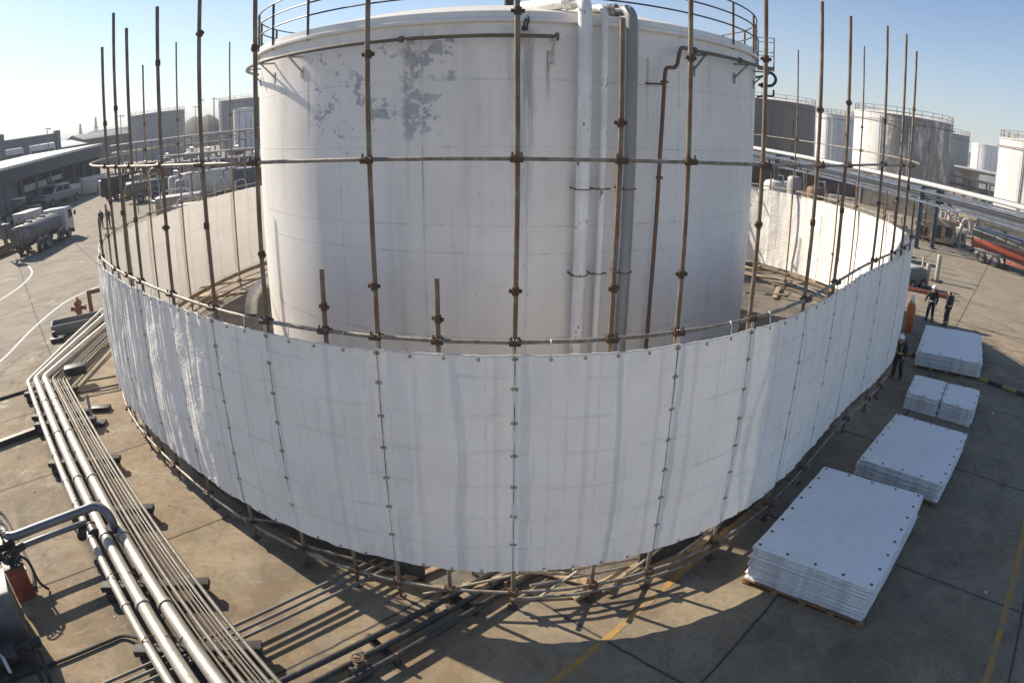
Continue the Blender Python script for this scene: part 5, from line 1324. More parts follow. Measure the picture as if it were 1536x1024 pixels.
pa, pb_ = at(70, 313), at(119, 299); dd = pa - pb_; p = (pa + pb_) / 2 + Vector((-dd.y, dd.x, 0)).normalized() * -1.0
pk = pickup('dusty crew cab truck with a pale roof parked before the canopy building', (p.x, p.y, 0), math.atan2(dd.y, dd.x)); pk.scale = [min(1.4, max(1.15, (dd.length + 2.5) / 6.0))] * 3
# dark wheel loader
p = at(36, 333); t = thing('wheel_loader', 'dark wheel loader parked behind the tanker truck at the left edge', 'wheel loader', (p.x, p.y, 0), rad(200))
b = MB(); b.box((-1.2, 0, 1.3), (2.6, 1.8, 1.1), ch=.15); build('engine_cover', b, 'tanker_dark', t, local=True)
b = MB(); b.box((.3, 0, 2.1), (1.4, 1.5, 1.7), ch=.1); lc = build('cabin', b, 'window_glass', t, local=True)
b = MB(); b.box((.3, 0, 3.0), (1.6, 1.7, .12), ch=.04); build('cabin_roof', b, 'cream_paint', lc, local=True)
for x in (-1.5, 1.6):
    for sy in (-1, 1): wheel(t, x, sy * 1.05, .75, .5)
b = MB(); b.extr([(2.6, .2), (3.9, .15), (3.6, .45), (3.0, .6), (2.9, 1.4), (2.6, 1.5)], (0, 0, 0), (1, 0, 0), (0, 0, 1), (0, -1, 0), 2.5); build('bucket', b, 'grey_steel', t, local=True)
b = MB()
for sy in (-.5, .5): b.tube([(.8, sy, 1.6), (1.9, sy, 1.5), (2.8, sy, .8)], .12, 8)
build('lift_arm', b, 'tanker_dark', t, local=True)
p = at(56, 345); t = thing('dump_trailer', 'small pale tipper body standing beside the tanker truck', 'trailer', (p.x - 2.5, p.y + 1.5, 0), rad(95))
b = MB(); b.extr([(-1.6, 1.0), (1.4, 1.0), (1.8, 2.0), (-1.9, 2.0)], (0, 0, 0), (1, 0, 0), (0, 0, 1), (0, -1, 0), 1.9); build('body', b, 'pale_steel', t, local=True)
for sy in (-1, 1):
    for x in (-.6, .6): wheel(t, x, sy * .95, .42, .28)
b = MB(); b.bar((1.0, 0, .8), (3.0, 0, .6), .12, .12); b.box((0, 0, .85), (2.6, .9, .2)); build('drawbar', b, 'chassis_black', t, local=True)
# dark tall truck at the left of the second tanker
p = at(185, 296); t = thing('box_truck', 'tall dark box truck behind the far left tarps, beside the white barrel', 'truck', (p.x, p.y, 0), rad(70))
b = MB(); b.box((-1.2, 0, 2.0), (3.6, 2.3, 2.4), ch=.05); build('cargo_box', b, 'coverall_navy', t, local=True)
cab(t, .8, 2.5, 2.2, .6, 2.6, 'tanker_dark', True)
b = MB(); b.box((-.3, 0, .75), (5.2, 1.0, .2)); build('chassis', b, 'chassis_black', t, local=True)
for x in (-2.0, 1.6):
    for sy in (-1, 1): wheel(t, x, sy * .98, .48, .3)
# planks stacked at the left edge
p0, p1 = at(-25, 395), at(30, 372)
for k in range(9):
    d = (p1 - p0).normalized(); nrm = Vector((-d.y, d.x, 0)); r_, l_ = divmod(k, 3)
    a = p0 + nrm * (1.2 * l_) + Vector((0, 0, .25 + .28 * r_)); q = p1 + nrm * (1.2 * l_) + Vector((0, 0, .25 + .28 * r_)) + d * random.uniform(-.8, .5)
    b = MB(); b.bar(a, q, .9, .2, ch=.02); tag(build('timber_baulk', b, 'old_plank', loc=a), 'timber baulk in the pile behind the tanker truck at the left edge, %s layer' % ('bottom', 'middle', 'top')[r_], 'timber', 'timber baulks at the left edge')
# ================================================================ BACKGROUND
def gp(px, dist):
    d = ray(px, 200); v = Vector((d.x, d.y, 0)).normalized(); return Vector((CAM.x, CAM.y, 0)) + v * dist
def hz(px):
    lo, hi = 60.0, 330.0
    for _ in range(40):
        m = (lo + hi) / 2
        if ray(px, m).z > 0: lo = m
        else: hi = m
    return lo
def far_tank(label, c, R, H, mat, rail=True, seg=72, group='storage tanks in the distance', roofm='roof_paint', stairs=False):
    c = Vector((c[0], c[1], 0)); t = thing('storage_tank', label, 'storage tank', c, 0, group)
    b = MB(); b.lathe([(R, 0), (R, H * .33), (R, H * .66), (R, H)], c, seg, a0=-PI, a1=PI); build('shell', b, mat, t, ang=60)
    b = MB(); b.lathe([(R, H - .02), (R + .12, H), (R + .12, H + .1), (R - .1, H + .12), (R * .6, H + R * .055), (.02, H + R * .085)], c, seg, a0=-PI, a1=PI); build('roof', b, roofm, t, ang=40)
    if rail:
        b = MB()
        for z in (.5, 1.1): b.tube([c + Vector(((R - .05) * math.sin(2 * PI * i / 72), -(R - .05) * math.cos(2 * PI * i / 72), H + z)) for i in range(72)], .035, 5, closed=True)
        build('guard_rail', b, 'rust_steel', t)
        for k in range(26):
            a = 2 * PI * k / 26; p = c + Vector(((R - .05) * math.sin(a), -(R - .05) * math.cos(a), H)); q = MB(); q.bar(p, p + Vector((0, 0, 1.12)), .07, .07); build('rail_post', q, 'rust_steel', t)
    tc = (CAM.x - c.x, CAM.y - c.y); a0 = math.atan2(tc[0], -tc[1])
    b = MB(); rl = R + .16
    for k, da in enumerate((-.45, .12, .55)):
        p = c + Vector((rl * math.sin(a0 + da), -rl * math.cos(a0 + da), 0)); b.tube([p, p + Vector((0, 0, H - .4 - k * 1.3))], .09, 6)
    build('riser_pipe', b, 'grey_steel' if 'dark' not in mat else 'brown_pipe', t)
    b = MB(); b.tube([c + Vector(((R + .25) * math.sin(a0 + (i - 20) / 20 * 1.5), -(R + .25) * math.cos(a0 + (i - 20) / 20 * 1.5), H - 1.0)) for i in range(41)], .06, 6); build('spray_pipe', b, 'rust_steel', t)
    if stairs:
        b = MB(); m_ = 40
        for i in range(m_):
            a = a0 - 1.0 + 1.9 * i / m_; z = H * (1 - i / m_); p = c + Vector((math.sin(a), -math.cos(a), 0)) * (R + .5); p.z = z
            b.box(p, (.25, .9, .05), rotz(a))
        for rr, dz in ((R + .9, 1.0), (R + .9, .0)):
            b.tube([c + Vector((rr * math.sin(a0 - 1.0 + 1.9 * i / m_), -rr * math.cos(a0 - 1.0 + 1.9 * i / m_), H * (1 - i / m_) + dz)) for i in range(m_ + 1)], .04, 5)
        build('stairway', b, 'rust_steel', t)
    return t
far_tank('grey far tank behind the left canopy building, with a railed roof', (-111.8, 167.3), 9.6, 14.3, 'grey_tank_paint')
far_tank('grey far tank beside the left edge of the big tank, behind a small white one', (-82.1, 173.9), 8.8, 15.3, 'grey_tank_paint')
far_tank('small slim white tank before the far grey tank, left of the big tank', (-77.0, 160.5), 3.4, 12.1, 'white_tank_paint', False)
far_tank('nearly black far tank just right of the big tank', (46.2, 92.1), 9.2, 12.6, 'dark_tank_paint', stairs=True)
far_tank('narrow white far tank between the black one and the half sooty one', (71.9, 113.0), 4.5, 12.3, 'white_tank_paint')
far_tank('largest far tank on the right, its left side white and its right side sooty', (59.6, 65.6), 8.1, 12.3, 'sooty_tank_paint')
far_tank('grey far tank behind the half sooty one, its edge showing at the right', (95.1, 107.6), 10.0, 12.2, 'grey_tank_paint')
far_tank('small bright white tank far off between the two large right hand tanks', (251, 268), 7.6, 14.6, 'white_tank_paint', False)
far_tank('pale streaked tank cut by the right edge of the photo', (69.9, 43.5), 6.8, 11.3, 'pale_tank_paint')

# ---------------------------------------------------------------- canopy building on the left
A = gp(-40, 84); B = gp(150, 134); hA, hB = 6.9, 7.75
dv = (B - A); dv.z = 0; L = dv.length; d = dv.normalized(); nb_ = Vector((-d.y, d.x, 0))
if nb_.dot(A - CAM) < 0: nb_ = -nb_
t = thing('canopy_building', 'long loading canopy with a dark teal fascia and pale roof edge at the left', 'building', (A + B) / 2)
def q4(b, p0, p1, z00, z01, z10, z11, back0, back1, m=None):
    vs = []
    for p, zl, zh in ((p0, z00, z01), (p1, z10, z11)):
        for bk in (back0, back1):
            for z in (zl, zh): vs.append(Vector((p.x, p.y, 0)) + nb_ * bk + Vector((0, 0, z)))
    b.add(vs, [(0, 1, 3, 2), (4, 6, 7, 5), (0, 4, 5, 1), (2, 3, 7, 6), (0, 2, 6, 4), (1, 5, 7, 3)], m)
b = MB(); q4(b, A, B, hA - 2.1, hA - .35, hB - 2.4, hB - .4, 0, .4); build('fascia', b, 'teal_cladding', t)
b = MB(); q4(b, A - d * .3, B + d * .3, hA - .35, hA, hB - .4, hB, -.35, 16); rf = build('roof', b, 'roof_pale', t)
b = MB(); q4(b, A, B, 0, hA - .4, 0, hB - .45, 13, 13.4); build('back_wall', b, 'wall_brown', t)
b = MB(); q4(b, B - d * .4, B, 0, hB - .4, 0, hB - .4, .4, 13); build('end_wall', b, 'teal_cladding', t)
for k in range(9):
    p = A + d * (L * (k + .5) / 9); b = MB(); b.box(p + nb_ * 1.0 + Vector((0, 0, 2.4)), (.3, .3, 4.8), rotz(math.atan2(d.y, d.x))); build('column', b, 'slate_wall', t)
for k, (s0, s1, h0, h1, mt) in enumerate([(.02, .30, 0, 4.2, 'wall_grey'), (.40, .58, 2.6, 3.6, 'roof_pale'), (.62, .76, 2.9, 3.7, 'cream_paint'), (.34, .5, 0, 2.4, 'wall_brown'), (.55, .72, 0, 2.6, 'wall_grey'), (.78, .95, 0, 2.2, 'wall_brown')]):
    b = MB(); q4(b, A + d * L * s0, A + d * L * s1, h0, h1, h0, h1, 3.0 + .4 * k, 3.2 + .4 * k); build('bay_wall', b, mt, t)
for k in range(7):
    s = .30 + .09 * k; b = MB(); q4(b, A + d * L * s, A + d * L * (s + .05), 0.2, 2.3, .2, 2.3, 2.7, 2.8); build('bay_door', b, ['dark_void', 'slate_wall', 'wall_grey', 'dark_void', 'teal_cladding', 'dark_void', 'wall_brown'][k], t)
# grey block house nearer, cut by the left edge
p = at(-12, 338); b = MB()
t = thing('block_house', 'plain grey block house cut by the left edge of the photo', 'building', p)
R_ = rotz(math.atan2(d.y, d.x)); b.box(p + Vector((-4.0, 3.0, 2.45)), (9, 7, 4.9), R_); build('wall', b, 'wall_grey', t)
b = MB(); b.box(p + Vector((-4.0, 3.0, 4.98)), (9.4, 7.4, .16), R_); build('roof', b, 'slate_wall', t)
b = MB(); b.box(p + Vector((-4.0, 3.0, 1.2)) - nb_ * 3.55 + d * 2.6, (1.8, .1, 2.4), R_); build('door', b, 'slate_wall', t)
# parapet building behind
A2 = gp(-2, 165); B2 = gp(86, 175); d2 = (B2 - A2).normalized(); n2 = Vector((-d2.y, d2.x, 0)); n2 = n2 if n2.dot(A2 - CAM) > 0 else -n2; R2 = rotz(math.atan2(d2.y, d2.x)); L2_ = (B2 - A2).length
t = thing('parapet_building', 'slate blue building with a deep parapet and two window bays behind the canopy', 'building', (A2 + B2) / 2)
H2 = 11.8; c = (A2 + B2) / 2 + n2 * 6
b = MB(); b.box(c + Vector((0, 0, 4.1)), (L2_, 11.6, 8.2), R2); build('wall', b, 'wall_grey', t)
b = MB(); b.box(c + Vector((0, 0, H2 - 1.1)), (L2_ + .6, 12.6, 1.9), R2); build('parapet', b, 'slate_wall', t)
b = MB(); b.box(c + Vector((0, 0, H2 - .05)), (L2_ + .9, 12.9, .16), R2); build('coping', b, 'roof_pale', t)
for s, zz in ((.02, 13.3), (.42, 9.9), (.99, 12.4)):
    b = MB(); b.box(A2 + d2 * L2_ * s + Vector((0, 0, zz / 2)), (1.3, 1.3, zz), R2); build('pier', b, 'slate_wall', t)
for s0, s1 in ((.06, .38), (.47, .94)):
    m_ = A2 + d2 * L2_ * (s0 + s1) / 2; b = MB(); b.box(m_ + n2 * .1 + Vector((0, 0, 8.2)), (L2_ * (s1 - s0), .5, 2.6), R2); f = build('window_bay', b, 'roof_pale', t)
    b = MB(); b.box(m_ - n2 * .2 + Vector((0, 0, 7.7)), (L2_ * (s1 - s0) * .86, .16, 1.1), R2); build('pane', b, 'window_glass', f)
# far low sheds with a long grey roof
for k, (x0, x1, ds, h, lab, mt) in enumerate([(84, 128, 210, 9.9, 'low pale roofed shed just right of the parapet building', 'roof_pale'), (126, 196, 230, 11.2, 'long dark roofed shed below the hill, left of the grey far tank', 'slate_wall')]):
    a, e = gp(x0, ds), gp(x1, ds + 12); dd = (e - a).normalized(); nn = Vector((-dd.y, dd.x, 0)); nn = nn if nn.dot(a - CAM) > 0 else -nn; c = (a + e) / 2 + nn * 7; R_ = rotz(math.atan2(dd.y, dd.x)); LL = (e - a).length
    t = thing('shed', lab, 'shed', c, 0, 'far sheds at the left')
    b = MB(); b.box(c + Vector((0, 0, (h - 2) / 2)), (LL, 13, h - 2), R_); build('wall', b, 'teal_cladding', t)
    b = MB(); b.extr([(-7.5, h - 2), (7.5, h - 2), (0, h)], c, nn, (0, 0, 1), dd, LL + 1); build('roof', b, mt, t)
# ridge hills
def hill(name, pts, dist, depth, mat):
    """pts: (px, py) of the skyline"""
    b = MB(); rows = 7; vs = []; n_ = 0; fine = []
    for i in range(len(pts) - 1):
        for k in range(6): fine.append((lerp(pts[i][0], pts[i + 1][0], k / 6), lerp(pts[i][1], pts[i + 1][1], k / 6)))
    fine.append(pts[-1])
    for (x, y) in fine:
        dr = ray(x, y); top = CAM.z + dr.z / math.hypot(dr.x, dr.y) * dist; g_ = gp(x, dist); v = (g_ - Vector((CAM.x, CAM.y, 0))).normalized()
        for r_ in range(rows):
            f = r_ / (rows - 1); s = max(0, math.sin(PI * f)) ** .8
            q = g_ + v * (f - .5) * depth; z = max(0, top) * s * (1 + .10 * noise.fractal(Vector((q.x * .05, q.y * .05, 3)), 1, 2, 4)) - .3
            vs.append((q.x, q.y, z))
    m_ = len(fine); b.add(vs, [(i * rows + k, (i + 1) * rows + k, (i + 1) * rows + k + 1, i * rows + k + 1) for i in range(m_ - 1) for k in range(rows - 1)])
    return struct(name, b, mat, ang=180)
hill('hill', [(96, 222), (108, 209), (118, 204), (140, 197), (165, 192), (190, 188), (215, 184), (260, 190)], 420, 120, 'hill_scrub')
hill('hill', [(268, 194), (280, 181), (290, 174), (304, 172), (313, 168), (320, 171), (330, 180), (350, 176), (372, 180), (400, 188)], 300, 70, 'hill_scrub')
hill('hill', [(1440, 236), (1452, 229), (1470, 228), (1490, 233), (1520, 240), (1545, 249)], 560, 100, 'hill_scrub')
# lattice masts far off
for k, (px, yt, ds, lab) in enumerate([(121, 186, 620, 'faint lattice mast far off on the left skyline, the shorter of two'), (144.5, 176, 640, 'faint lattice mast far off on the left skyline, the taller of two')]):
    p = gp(px, ds); dr = ray(px, yt); H = CAM.z + dr.z / math.hypot(dr.x, dr.y) * ds; b = MB(); w0 = 3.4
    def leg(sx, sy, f): w = w0 * (1 - f) ** 1.6 + .35; return p + Vector((sx * w, sy * w, H * f))
    for sx in (-1, 1):
        for sy in (-1, 1): b.tube([leg(sx, sy, f / 8) for f in range(9)], .42, 4)
    for f in range(8):
        for (s0, s1) in (((-1, -1), (1, -1)), ((1, -1), (1, 1)), ((1, 1), (-1, 1)), ((-1, 1), (-1, -1))): b.tube([leg(*s0, f / 8), leg(*s1, (f + 1) / 8)], .26, 4); b.tube([leg(*s1, f / 8), leg(*s0, (f + 1) / 8)], .26, 4)
    tag(build('lattice_mast', b, 'tower_paint', loc=p), lab, 'mast', 'masts on the skyline')
for k, (px, ds, h, r) in enumerate([(71, 150, 12.8, .10), (182, 150, 13.2, .10), (302, 170, 15.2, .12), (294, 190, 14.2, .1), (322, 180, 15.5, .16)]):
    p = gp(px, ds); b = MB(); b.tube([p, p + Vector((0, 0, h))], [r * 1.5, r], 6); b.bar(p + Vector((-.9, 0, h - .3)), p + Vector((.9, 0, h - .3)), .12, .12); b.box(p + Vector((.8, 0, h - .45)), (.5, .25, .15))
    tag(build('light_pole', b, 'grey_steel', loc=p), 'thin light pole on the left skyline, ' + ['above the parapet building', 'just left of the grey far tank', 'above the scrubby hill', 'left of the scrubby hill top', 'close to the second grey tank'][k], 'light pole', 'thin poles on the left skyline')

# ---------------------------------------------------------------- left pipe racks before the far tanks
def rack(label, p0, p1, z, n, npipe, mats, r=.12, lvl=(0,), w=2.0, cat='pipe rack', group='overhead pipe racks', postm='grey_steel'):
    d = (p1 - p0).normalized(); nn = Vector((-d.y, d.x, 0)); t = thing('pipe_rack', label, cat, (p0 + p1) / 2, 0, group)
    for k in range(n):
        p = p0.lerp(p1, k / (n - 1)); b = MB()
        for s in (-1, 1): b.bar(p + nn * s * w / 2, p + nn * s * w / 2 + Vector((0, 0, z)), .22, .22)
        for l in lvl: b.bar(p - nn * w / 2 + Vector((0, 0, z - .12 - l)), p + nn * w / 2 + Vector((0, 0, z - .12 - l)), .16, .2)
        build('frame', b, postm, t)
    i = 0
    for l in lvl:
        for k in range(npipe):
            off = nn * (w * (-.42 + .84 * k / max(1, npipe - 1))); rr = r * (1, .7, .5, .85, .6)[i % 5]; b = MB()
            b.tube([p0 - d * 3 + off + Vector((0, 0, z + rr - l)), p1 + d * 3 + off + Vector((0, 0, z + rr - l))], rr, 8); build('pipe', b, mats[i % len(mats)], t); i += 1
    return t
rack('overhead pipe rack crossing in front of the left far tanks', gp(186, 135), gp(392, 118), 6.7, 9, 4, ['pale_steel', 'grey_pipe', 'brown_pipe', 'galv_pipe'], .16, (0, 1.4), 2.4)
rack('lower pipe rack with pale pipes, nearer, left of the big tank', gp(268, 88), gp(400, 80), 5.0, 6, 3, ['pale_steel', 'galv_pipe', 'pale_steel'], .11, (0, .9), 1.8)
# vessels and small plant on the left
def vessel(label, p, r, h, mat, group='upright vessels of the left plant', dome=True):
    t = thing('vessel', label, 'vessel', p, 0, group); b = MB()
    b.lathe([(0, .5), (r * .6, .55), (r, .9), (r, h - r * .5), (r * .8, h - r * .15), (r * .3, h), (0, h + .02)] if dome else [(0, .4), (r, .4), (r, h), (0, h)], p, 20); build('body', b, mat, t)
    for k in range(4):
        a = k * PI / 2 + .6; q = MB(); q.bar(p + Vector((r * .8 * math.cos(a), r * .8 * math.sin(a), 0)), p + Vector((r * .8 * math.cos(a), r * .8 * math.sin(a), .9)), .12, .12); build('leg', q, 'grey_steel', t)
    b = MB(); b.tube([p + Vector((0, 0, h)), p + Vector((0, 0, h + .5)), p + Vector((.8, -.5, h + .5)), p + Vector((.9, -.6, .4))], .08, 8); build('vent_pipe', b, 'pale_steel', t)
for k, (px, ds, r, h, mat, lab) in enumerate([(284, 92, 1.1, 5.2, 'beige_machine', 'small beige upright vessel under the left pipe rack'), (296, 96, .7, 3.6, 'cream_paint', 'short cream upright vessel right of the beige one'), (232, 100, 1.3, 3.4, 'rust_steel', 'squat rusty vessel in front of the grey far tank'), (205, 96, 1.0, 3.0, 'beige_machine', 'squat beige vessel left of the rusty one'),
      (258, 78, .8, 3.2, 'pale_steel', 'pale vessel behind the white barrel tanker'), (268, 74, .8, 3.0, 'truck_grey', 'grey vessel behind the white barrel tanker'), (352, 100, 1.4, 4.4, 'rust_red', 'rust red vessel below the slim white tank'), (368, 96, 1.2, 3.8, 'brown_pipe', 'brown vessel beside the rust red one')]):
    vessel(lab, gp(px, ds), r, h, mat)
for k, (px, ds, sx, sy, h, an, mat, lab) in enumerate([(312, 84, 6.5, 3, 2.8, 12, 'cream_paint', 'low cream wall block behind the far left tarps'), (262, 66, 4.5, 2.2, 2.0, 20, 'beige_machine', 'beige machine skid behind the far left tarps'), (278, 60, 3.0, 1.8, 1.7, 24, 'truck_grey', 'grey pump skid behind the far left tarps'), (236, 110, 12, 3, 1.8, 15, 'roof_pale', 'long low pale wall in front of the grey far tank'),
      (160, 120, 9, 2, 1.9, 40, 'cream_paint', 'low pale wall right of the canopy'), (172, 104, 6, 2.2, 2.3, 40, 'wall_brown', 'brown low hut right of the canopy'), (302, 56, 2.6, 1.6, 1.5, 10, 'wall_grey', 'grey machine box behind the far left tarps'), (128, 112, 2.4, 2.0, 2.4, 40, 'cream_paint', 'cream box standing at the end of the canopy')]):
    p = gp(px, ds); t = thing('machine_skid' if 'skid' in lab or 'machine' in lab else 'low_wall', lab, 'machine' if 'skid' in lab or 'machine' in lab else 'wall', p, rad(an))
    b = MB(); b.box((0, 0, h / 2 + .1), (sx, sy, h - .2), ch=.08); build('body', b, mat, t, local=True)
    b = MB(); b.box((0, 0, h + .04), (sx * 1.02, sy * 1.03, .1), ch=.02); build('top', b, 'pale_steel', t, local=True)
    b = MB(); b.box((0, 0, .06), (sx * .96, sy * .9, .12)); build('base', b, 'dark_steel', t, local=True)
    if 'machine' in lab or 'skid' in lab:
        b = MB(); b.tube(smooth([(-sx * .3, -sy * .5, h * .5), (-sx * .3, -sy * .8, h * .6), (-sx * .3, -sy * .8, h + .6), (sx * .2, -sy * .3, h + .7), (sx * .3, 0, h)], 4), .09, 8); b.cyl((sx * .1, -sy * .5, h * .6), (sx * .1, -sy * .62, h * .6), .35, n=16); build('pipework', b, 'pale_steel', t, local=True)
# picket screen of white slabs under the canopy end
a, e = gp(118, 118), gp(163, 122)
for k in range(13):
    p = a.lerp(e, k / 12); b = MB(); b.box(p + Vector((0, 0, 1.6)), (.8, .25, 1.9), R_); tag(build('white_slab', b, 'roof_pale', loc=p), 'white upright slab in the row at the right end of the canopy', 'slab', 'white slabs at the canopy end')
# corrugated container
p = at(358, 287); t = thing('container', 'blue grey corrugated container behind the far left tarps, next to the big tank', 'container', (p.x, p.y + 2, 0), rad(10))
b = MB(); b.box((0, 0, 1.35), (8.5, 2.5, 2.5)); 
for k in range(34): b.box((-4.1 + k * .25, -1.27, 1.35), (.11, .06, 2.3))
build('body', b, 'blue_steel', t, local=True)
b = MB(); b.box((0, 0, 2.64), (8.6, 2.6, .1)); build('roof', b, 'grey_steel', t, local=True)
b = MB(); b.box((-4.27, 0, 1.3), (.05, 2.3, 2.3)); b.bar((-4.31, -.3, .3), (-4.31, -.3, 2.3), .05, .05); b.bar((-4.31, .3, .3), (-4.31, .3, 2.3), .05, .05); build('door', b, 'grey_steel', t, local=True)
# kerb rail on the yard behind the far left tarps
b = MB(); P0, P1, P2 = at(176, 292, .3), at(203, 298, .3), at(275, 309, .3); b.tube([P0, P1, P2], .09, 8)
for s in (0, .33, .66, 1): q = P1.lerp(P2, s); b.cyl((q.x, q.y, 0), q, .07, n=8)
tag(build('barrier_rail', b, 'pale_steel', loc=P1), 'low pale barrier rail on the yard beyond the left tarps', 'rail')

# ---------------------------------------------------------------- right: steel pipe rack
G0, G1, G2 = Vector((24.0, 63.6, 0)), Vector((33.2, 22.0, 0)), Vector((39.6, -7.0, 0))
d = (G1 - G0).normalized(); nn = Vector((-d.y, d.x, 0)); nn = nn if nn.x > 0 else -nn
t = thing('pipe_rack', 'blue steel pipe rack with a thick pale top pipe running across at the right', 'pipe rack', G1)
GZ = 5.45
for k, s in enumerate((-.50, 0.0, .52, 1.0)):
    p = G1 + (G0 - G1) * s
    if s == -.50: p = G1 + (G1 - G0) * .62
    b = MB()
    for off in (0, 2.2):
        c = p + nn * off
        b.bar(c, c + Vector((0, 0, GZ - .25)), .10, .30, up=(d.x, d.y, 0)); b.bar(c + nn * .14, c + nn * .14 + Vector((0, 0, GZ - .25)), .30, .05, up=(d.x, d.y, 0)); b.bar(c - nn * .14, c - nn * .14 + Vector((0, 0, GZ - .25)), .30, .05, up=(d.x, d.y, 0))
        b.box(c + Vector((0, 0, .05)), (.6, .6, .1))
    for z in (GZ - .35, GZ - 1.25): b.bar(p - nn * .3 + Vector((0, 0, z)), p + nn * 2.6 + Vector((0, 0, z)), .2, .22)
    b.bar(p + Vector((0, 0, GZ - 2.2)), p + nn * 1.0 + Vector((0, 0, GZ - 1.3)), .08, .08)
    build('frame', b, 'blue_steel', t)
far0, near1 = G0 + (G0 - G1) * .2, G1 + (G1 - G0) * .85
for k, (off, z, r, mat) in enumerate([(-.1, GZ, .19, 'pale_tank_paint'), (.7, GZ - .12, .10, 'brown_pipe'), (1.4, GZ - .1, .12, 'grey_pipe'), (2.2, GZ - .05, .15, 'tanker_dark'), (.2, GZ - 1.05, .13, 'grey_pipe'), (.9, GZ - 1.08, .09, 'brown_pipe'), (1.6, GZ - 1.02, .13, 'brown_pipe'), (2.3, GZ - 1.08, .1, 'black_pipe')]):
    b = MB(); b.tube([far0 + nn * off + Vector((0, 0, z)), near1 + nn * off + Vector((0, 0, z))], r, 10); build('pipe', b, mat, t)
b = MB()
for off, z in ((-.25, GZ - .62), (2.5, GZ - .62), (-.25, GZ - 1.5), (2.5, GZ - 1.5)): b.bar(far0 + nn * off + Vector((0, 0, z)), near1 + nn * off + Vector((0, 0, z)), .12, .20)
build('rack_beam', b, 'blue_steel', t)
rack('second pipe rack with rusty pipes behind the far right tarps', Vector((20, 66, 0)), Vector((44, 52, 0)), 4.2, 6, 4, ['brown_pipe', 'galv_pipe', 'rust_steel'], .13, (0, 1.0), 2.0)
rack('low pipe rack under the half sooty tank at the right', Vector((44, 50, 0)), Vector((56, 24, 0)), 3.9, 6, 4, ['galv_pipe', 'brown_pipe', 'grey_pipe'], .15, (0, 1.1), 2.2)
# plant behind the red tanker
def skid(px, py, sx, sy, h, an, mat, lab, top='pale_steel'):
    p = at(px, py); t = thing('machine_skid', lab, 'machine', p, rad(an), 'machine skids at the right')
    b = MB(); b.box((0, 0, h * .5 + .1), (sx, sy, h - .25), ch=.06); build('body', b, mat, t, local=True)
    for x in (-sx * .45, 0, sx * .45):
        q = MB(); q.box((x, 0, .1), (.25, sy * .95, .2)); build('foot', q, 'dark_steel', t, local=True)
    b = MB(); b.tube(smooth([(-sx * .3, -sy * .4, h - .2), (-sx * .3, -sy * .4, h + .7), (0, -sy * .2, h + .8), (sx * .3, 0, h + .1)], 4), .08, 8); b.cyl((sx * .2, 0, h - .1), (sx * .2, 0, h + .5), .2, n=14); build('pipework', b, top, t, local=True)
    b = MB(); b.box((-sx * .2, -sy / 2 - .01, h * .5), (sx * .3, .04, h * .5)); build('hatch', b, 'dark_steel', t, local=True)
    b = MB(); b.box((sx * .25, -sy / 2 - .01, h * .55), (sx * .28, .04, h * .4)); build('hatch', b, 'dark_steel', t, local=True)
    return t
skid(1392, 360, 2.8, 1.6, 1.7, -40, 'beige_machine', 'beige machine skid just right of the blue gantry post')
skid(1412, 366, 2.4, 1.6, 2.3, -40, 'beige_machine', 'taller beige machine with dark hatches, second right of the gantry post')
skid(1432, 366, 2.2, 1.5, 1.6, -40, 'cream_paint', 'cream machine skid left of the red tanker')
skid(1428, 352, 3.0, 1.4, 1.5, -40, 'rust_red', 'rust red machine behind the cream one')
for k, (px, py, h, lab) in enumerate([(1438, 372, 2.6, 'pale bent standpipe at the tail of the red tanker'), (1408, 352, 3.2, 'pale standpipe among the beige machines'), (1420, 345, 2.6, 'second pale standpipe among the beige machines')]):
    p = at(px, py); b = MB(); b.tube(smooth([p, p + Vector((0, 0, h * .6)), p + Vector((.1, -.1, h)), p + Vector((.5, -.5, h - .1)), p + Vector((.6, -.6, h * .5))], 4), .11, 8); tag(build('standpipe', b, 'pale_steel', loc=p), lab, 'standpipe', 'standpipes at the right')
p0, p1 = at(1408, 312, 2.0), at(1468, 328, 2.0); t = thing('loading_arm', 'yellowish horizontal loading beam above the red tanker', 'beam', (p0 + p1) / 2)
b = MB(); b.bar(p0, p1, .8, .5, ch=.04); build('beam', b, 'beige_machine', t)
for s in (.05, .95):
    q = p0.lerp(p1, s); b = MB(); b.bar((q.x, q.y, 0), q, .2, .2); build('post', b, 'grey_steel', t)
b = MB(); q = p0.lerp(p1, .5); b.box(q, (.2, 1.0, .8)); build('bracket', b, 'pale_steel', t)
p = at(1486, 322); c = p + Vector((0, 0, 2.6)); t = thing('vessel', 'dark horizontal vessel under the rack, left of the pale tank at the right edge', 'vessel', p)
b = MB(); e = Vector((.6, -.8, 0)); b.tube([c - e * 2.5, c - e * 2.2, c + e * 1.6, c + e * 1.9, c + e * 2.0], [.5, .95, .95, .8, .3], 20); build('body', b, 'grey_pipe', t, ang=60)
for s in (-1.5, 1.2):
    q = c + e * s; b = MB(); b.box((q.x, q.y, 1.0), (.5, 1.2, 2.0), rotz(.6)); build('saddle', b, 'wall_grey', t)
def lowwall(lab, p0, p1, h, mat, th=.3):
    b = MB(); b.bar(p0 + Vector((0, 0, h / 2)), p1 + Vector((0, 0, h / 2)), th, h); b.bar(p0 + Vector((0, 0, h + .04)), p1 + Vector((0, 0, h + .04)), th + .12, .08)
    tag(build('bund_wall', b, mat, loc=p0), lab, 'wall', 'bund walls at the right')
lowwall('dark bund wall behind the machines at the right', Vector((43, 50, 0)), Vector((62, 8, 0)), 2.6, 'bund_dark')
lowwall('brown bund wall behind the far right tarps', Vector((14, 70, 0)), Vector((46, 56, 0)), 2.4, 'bund_dark')
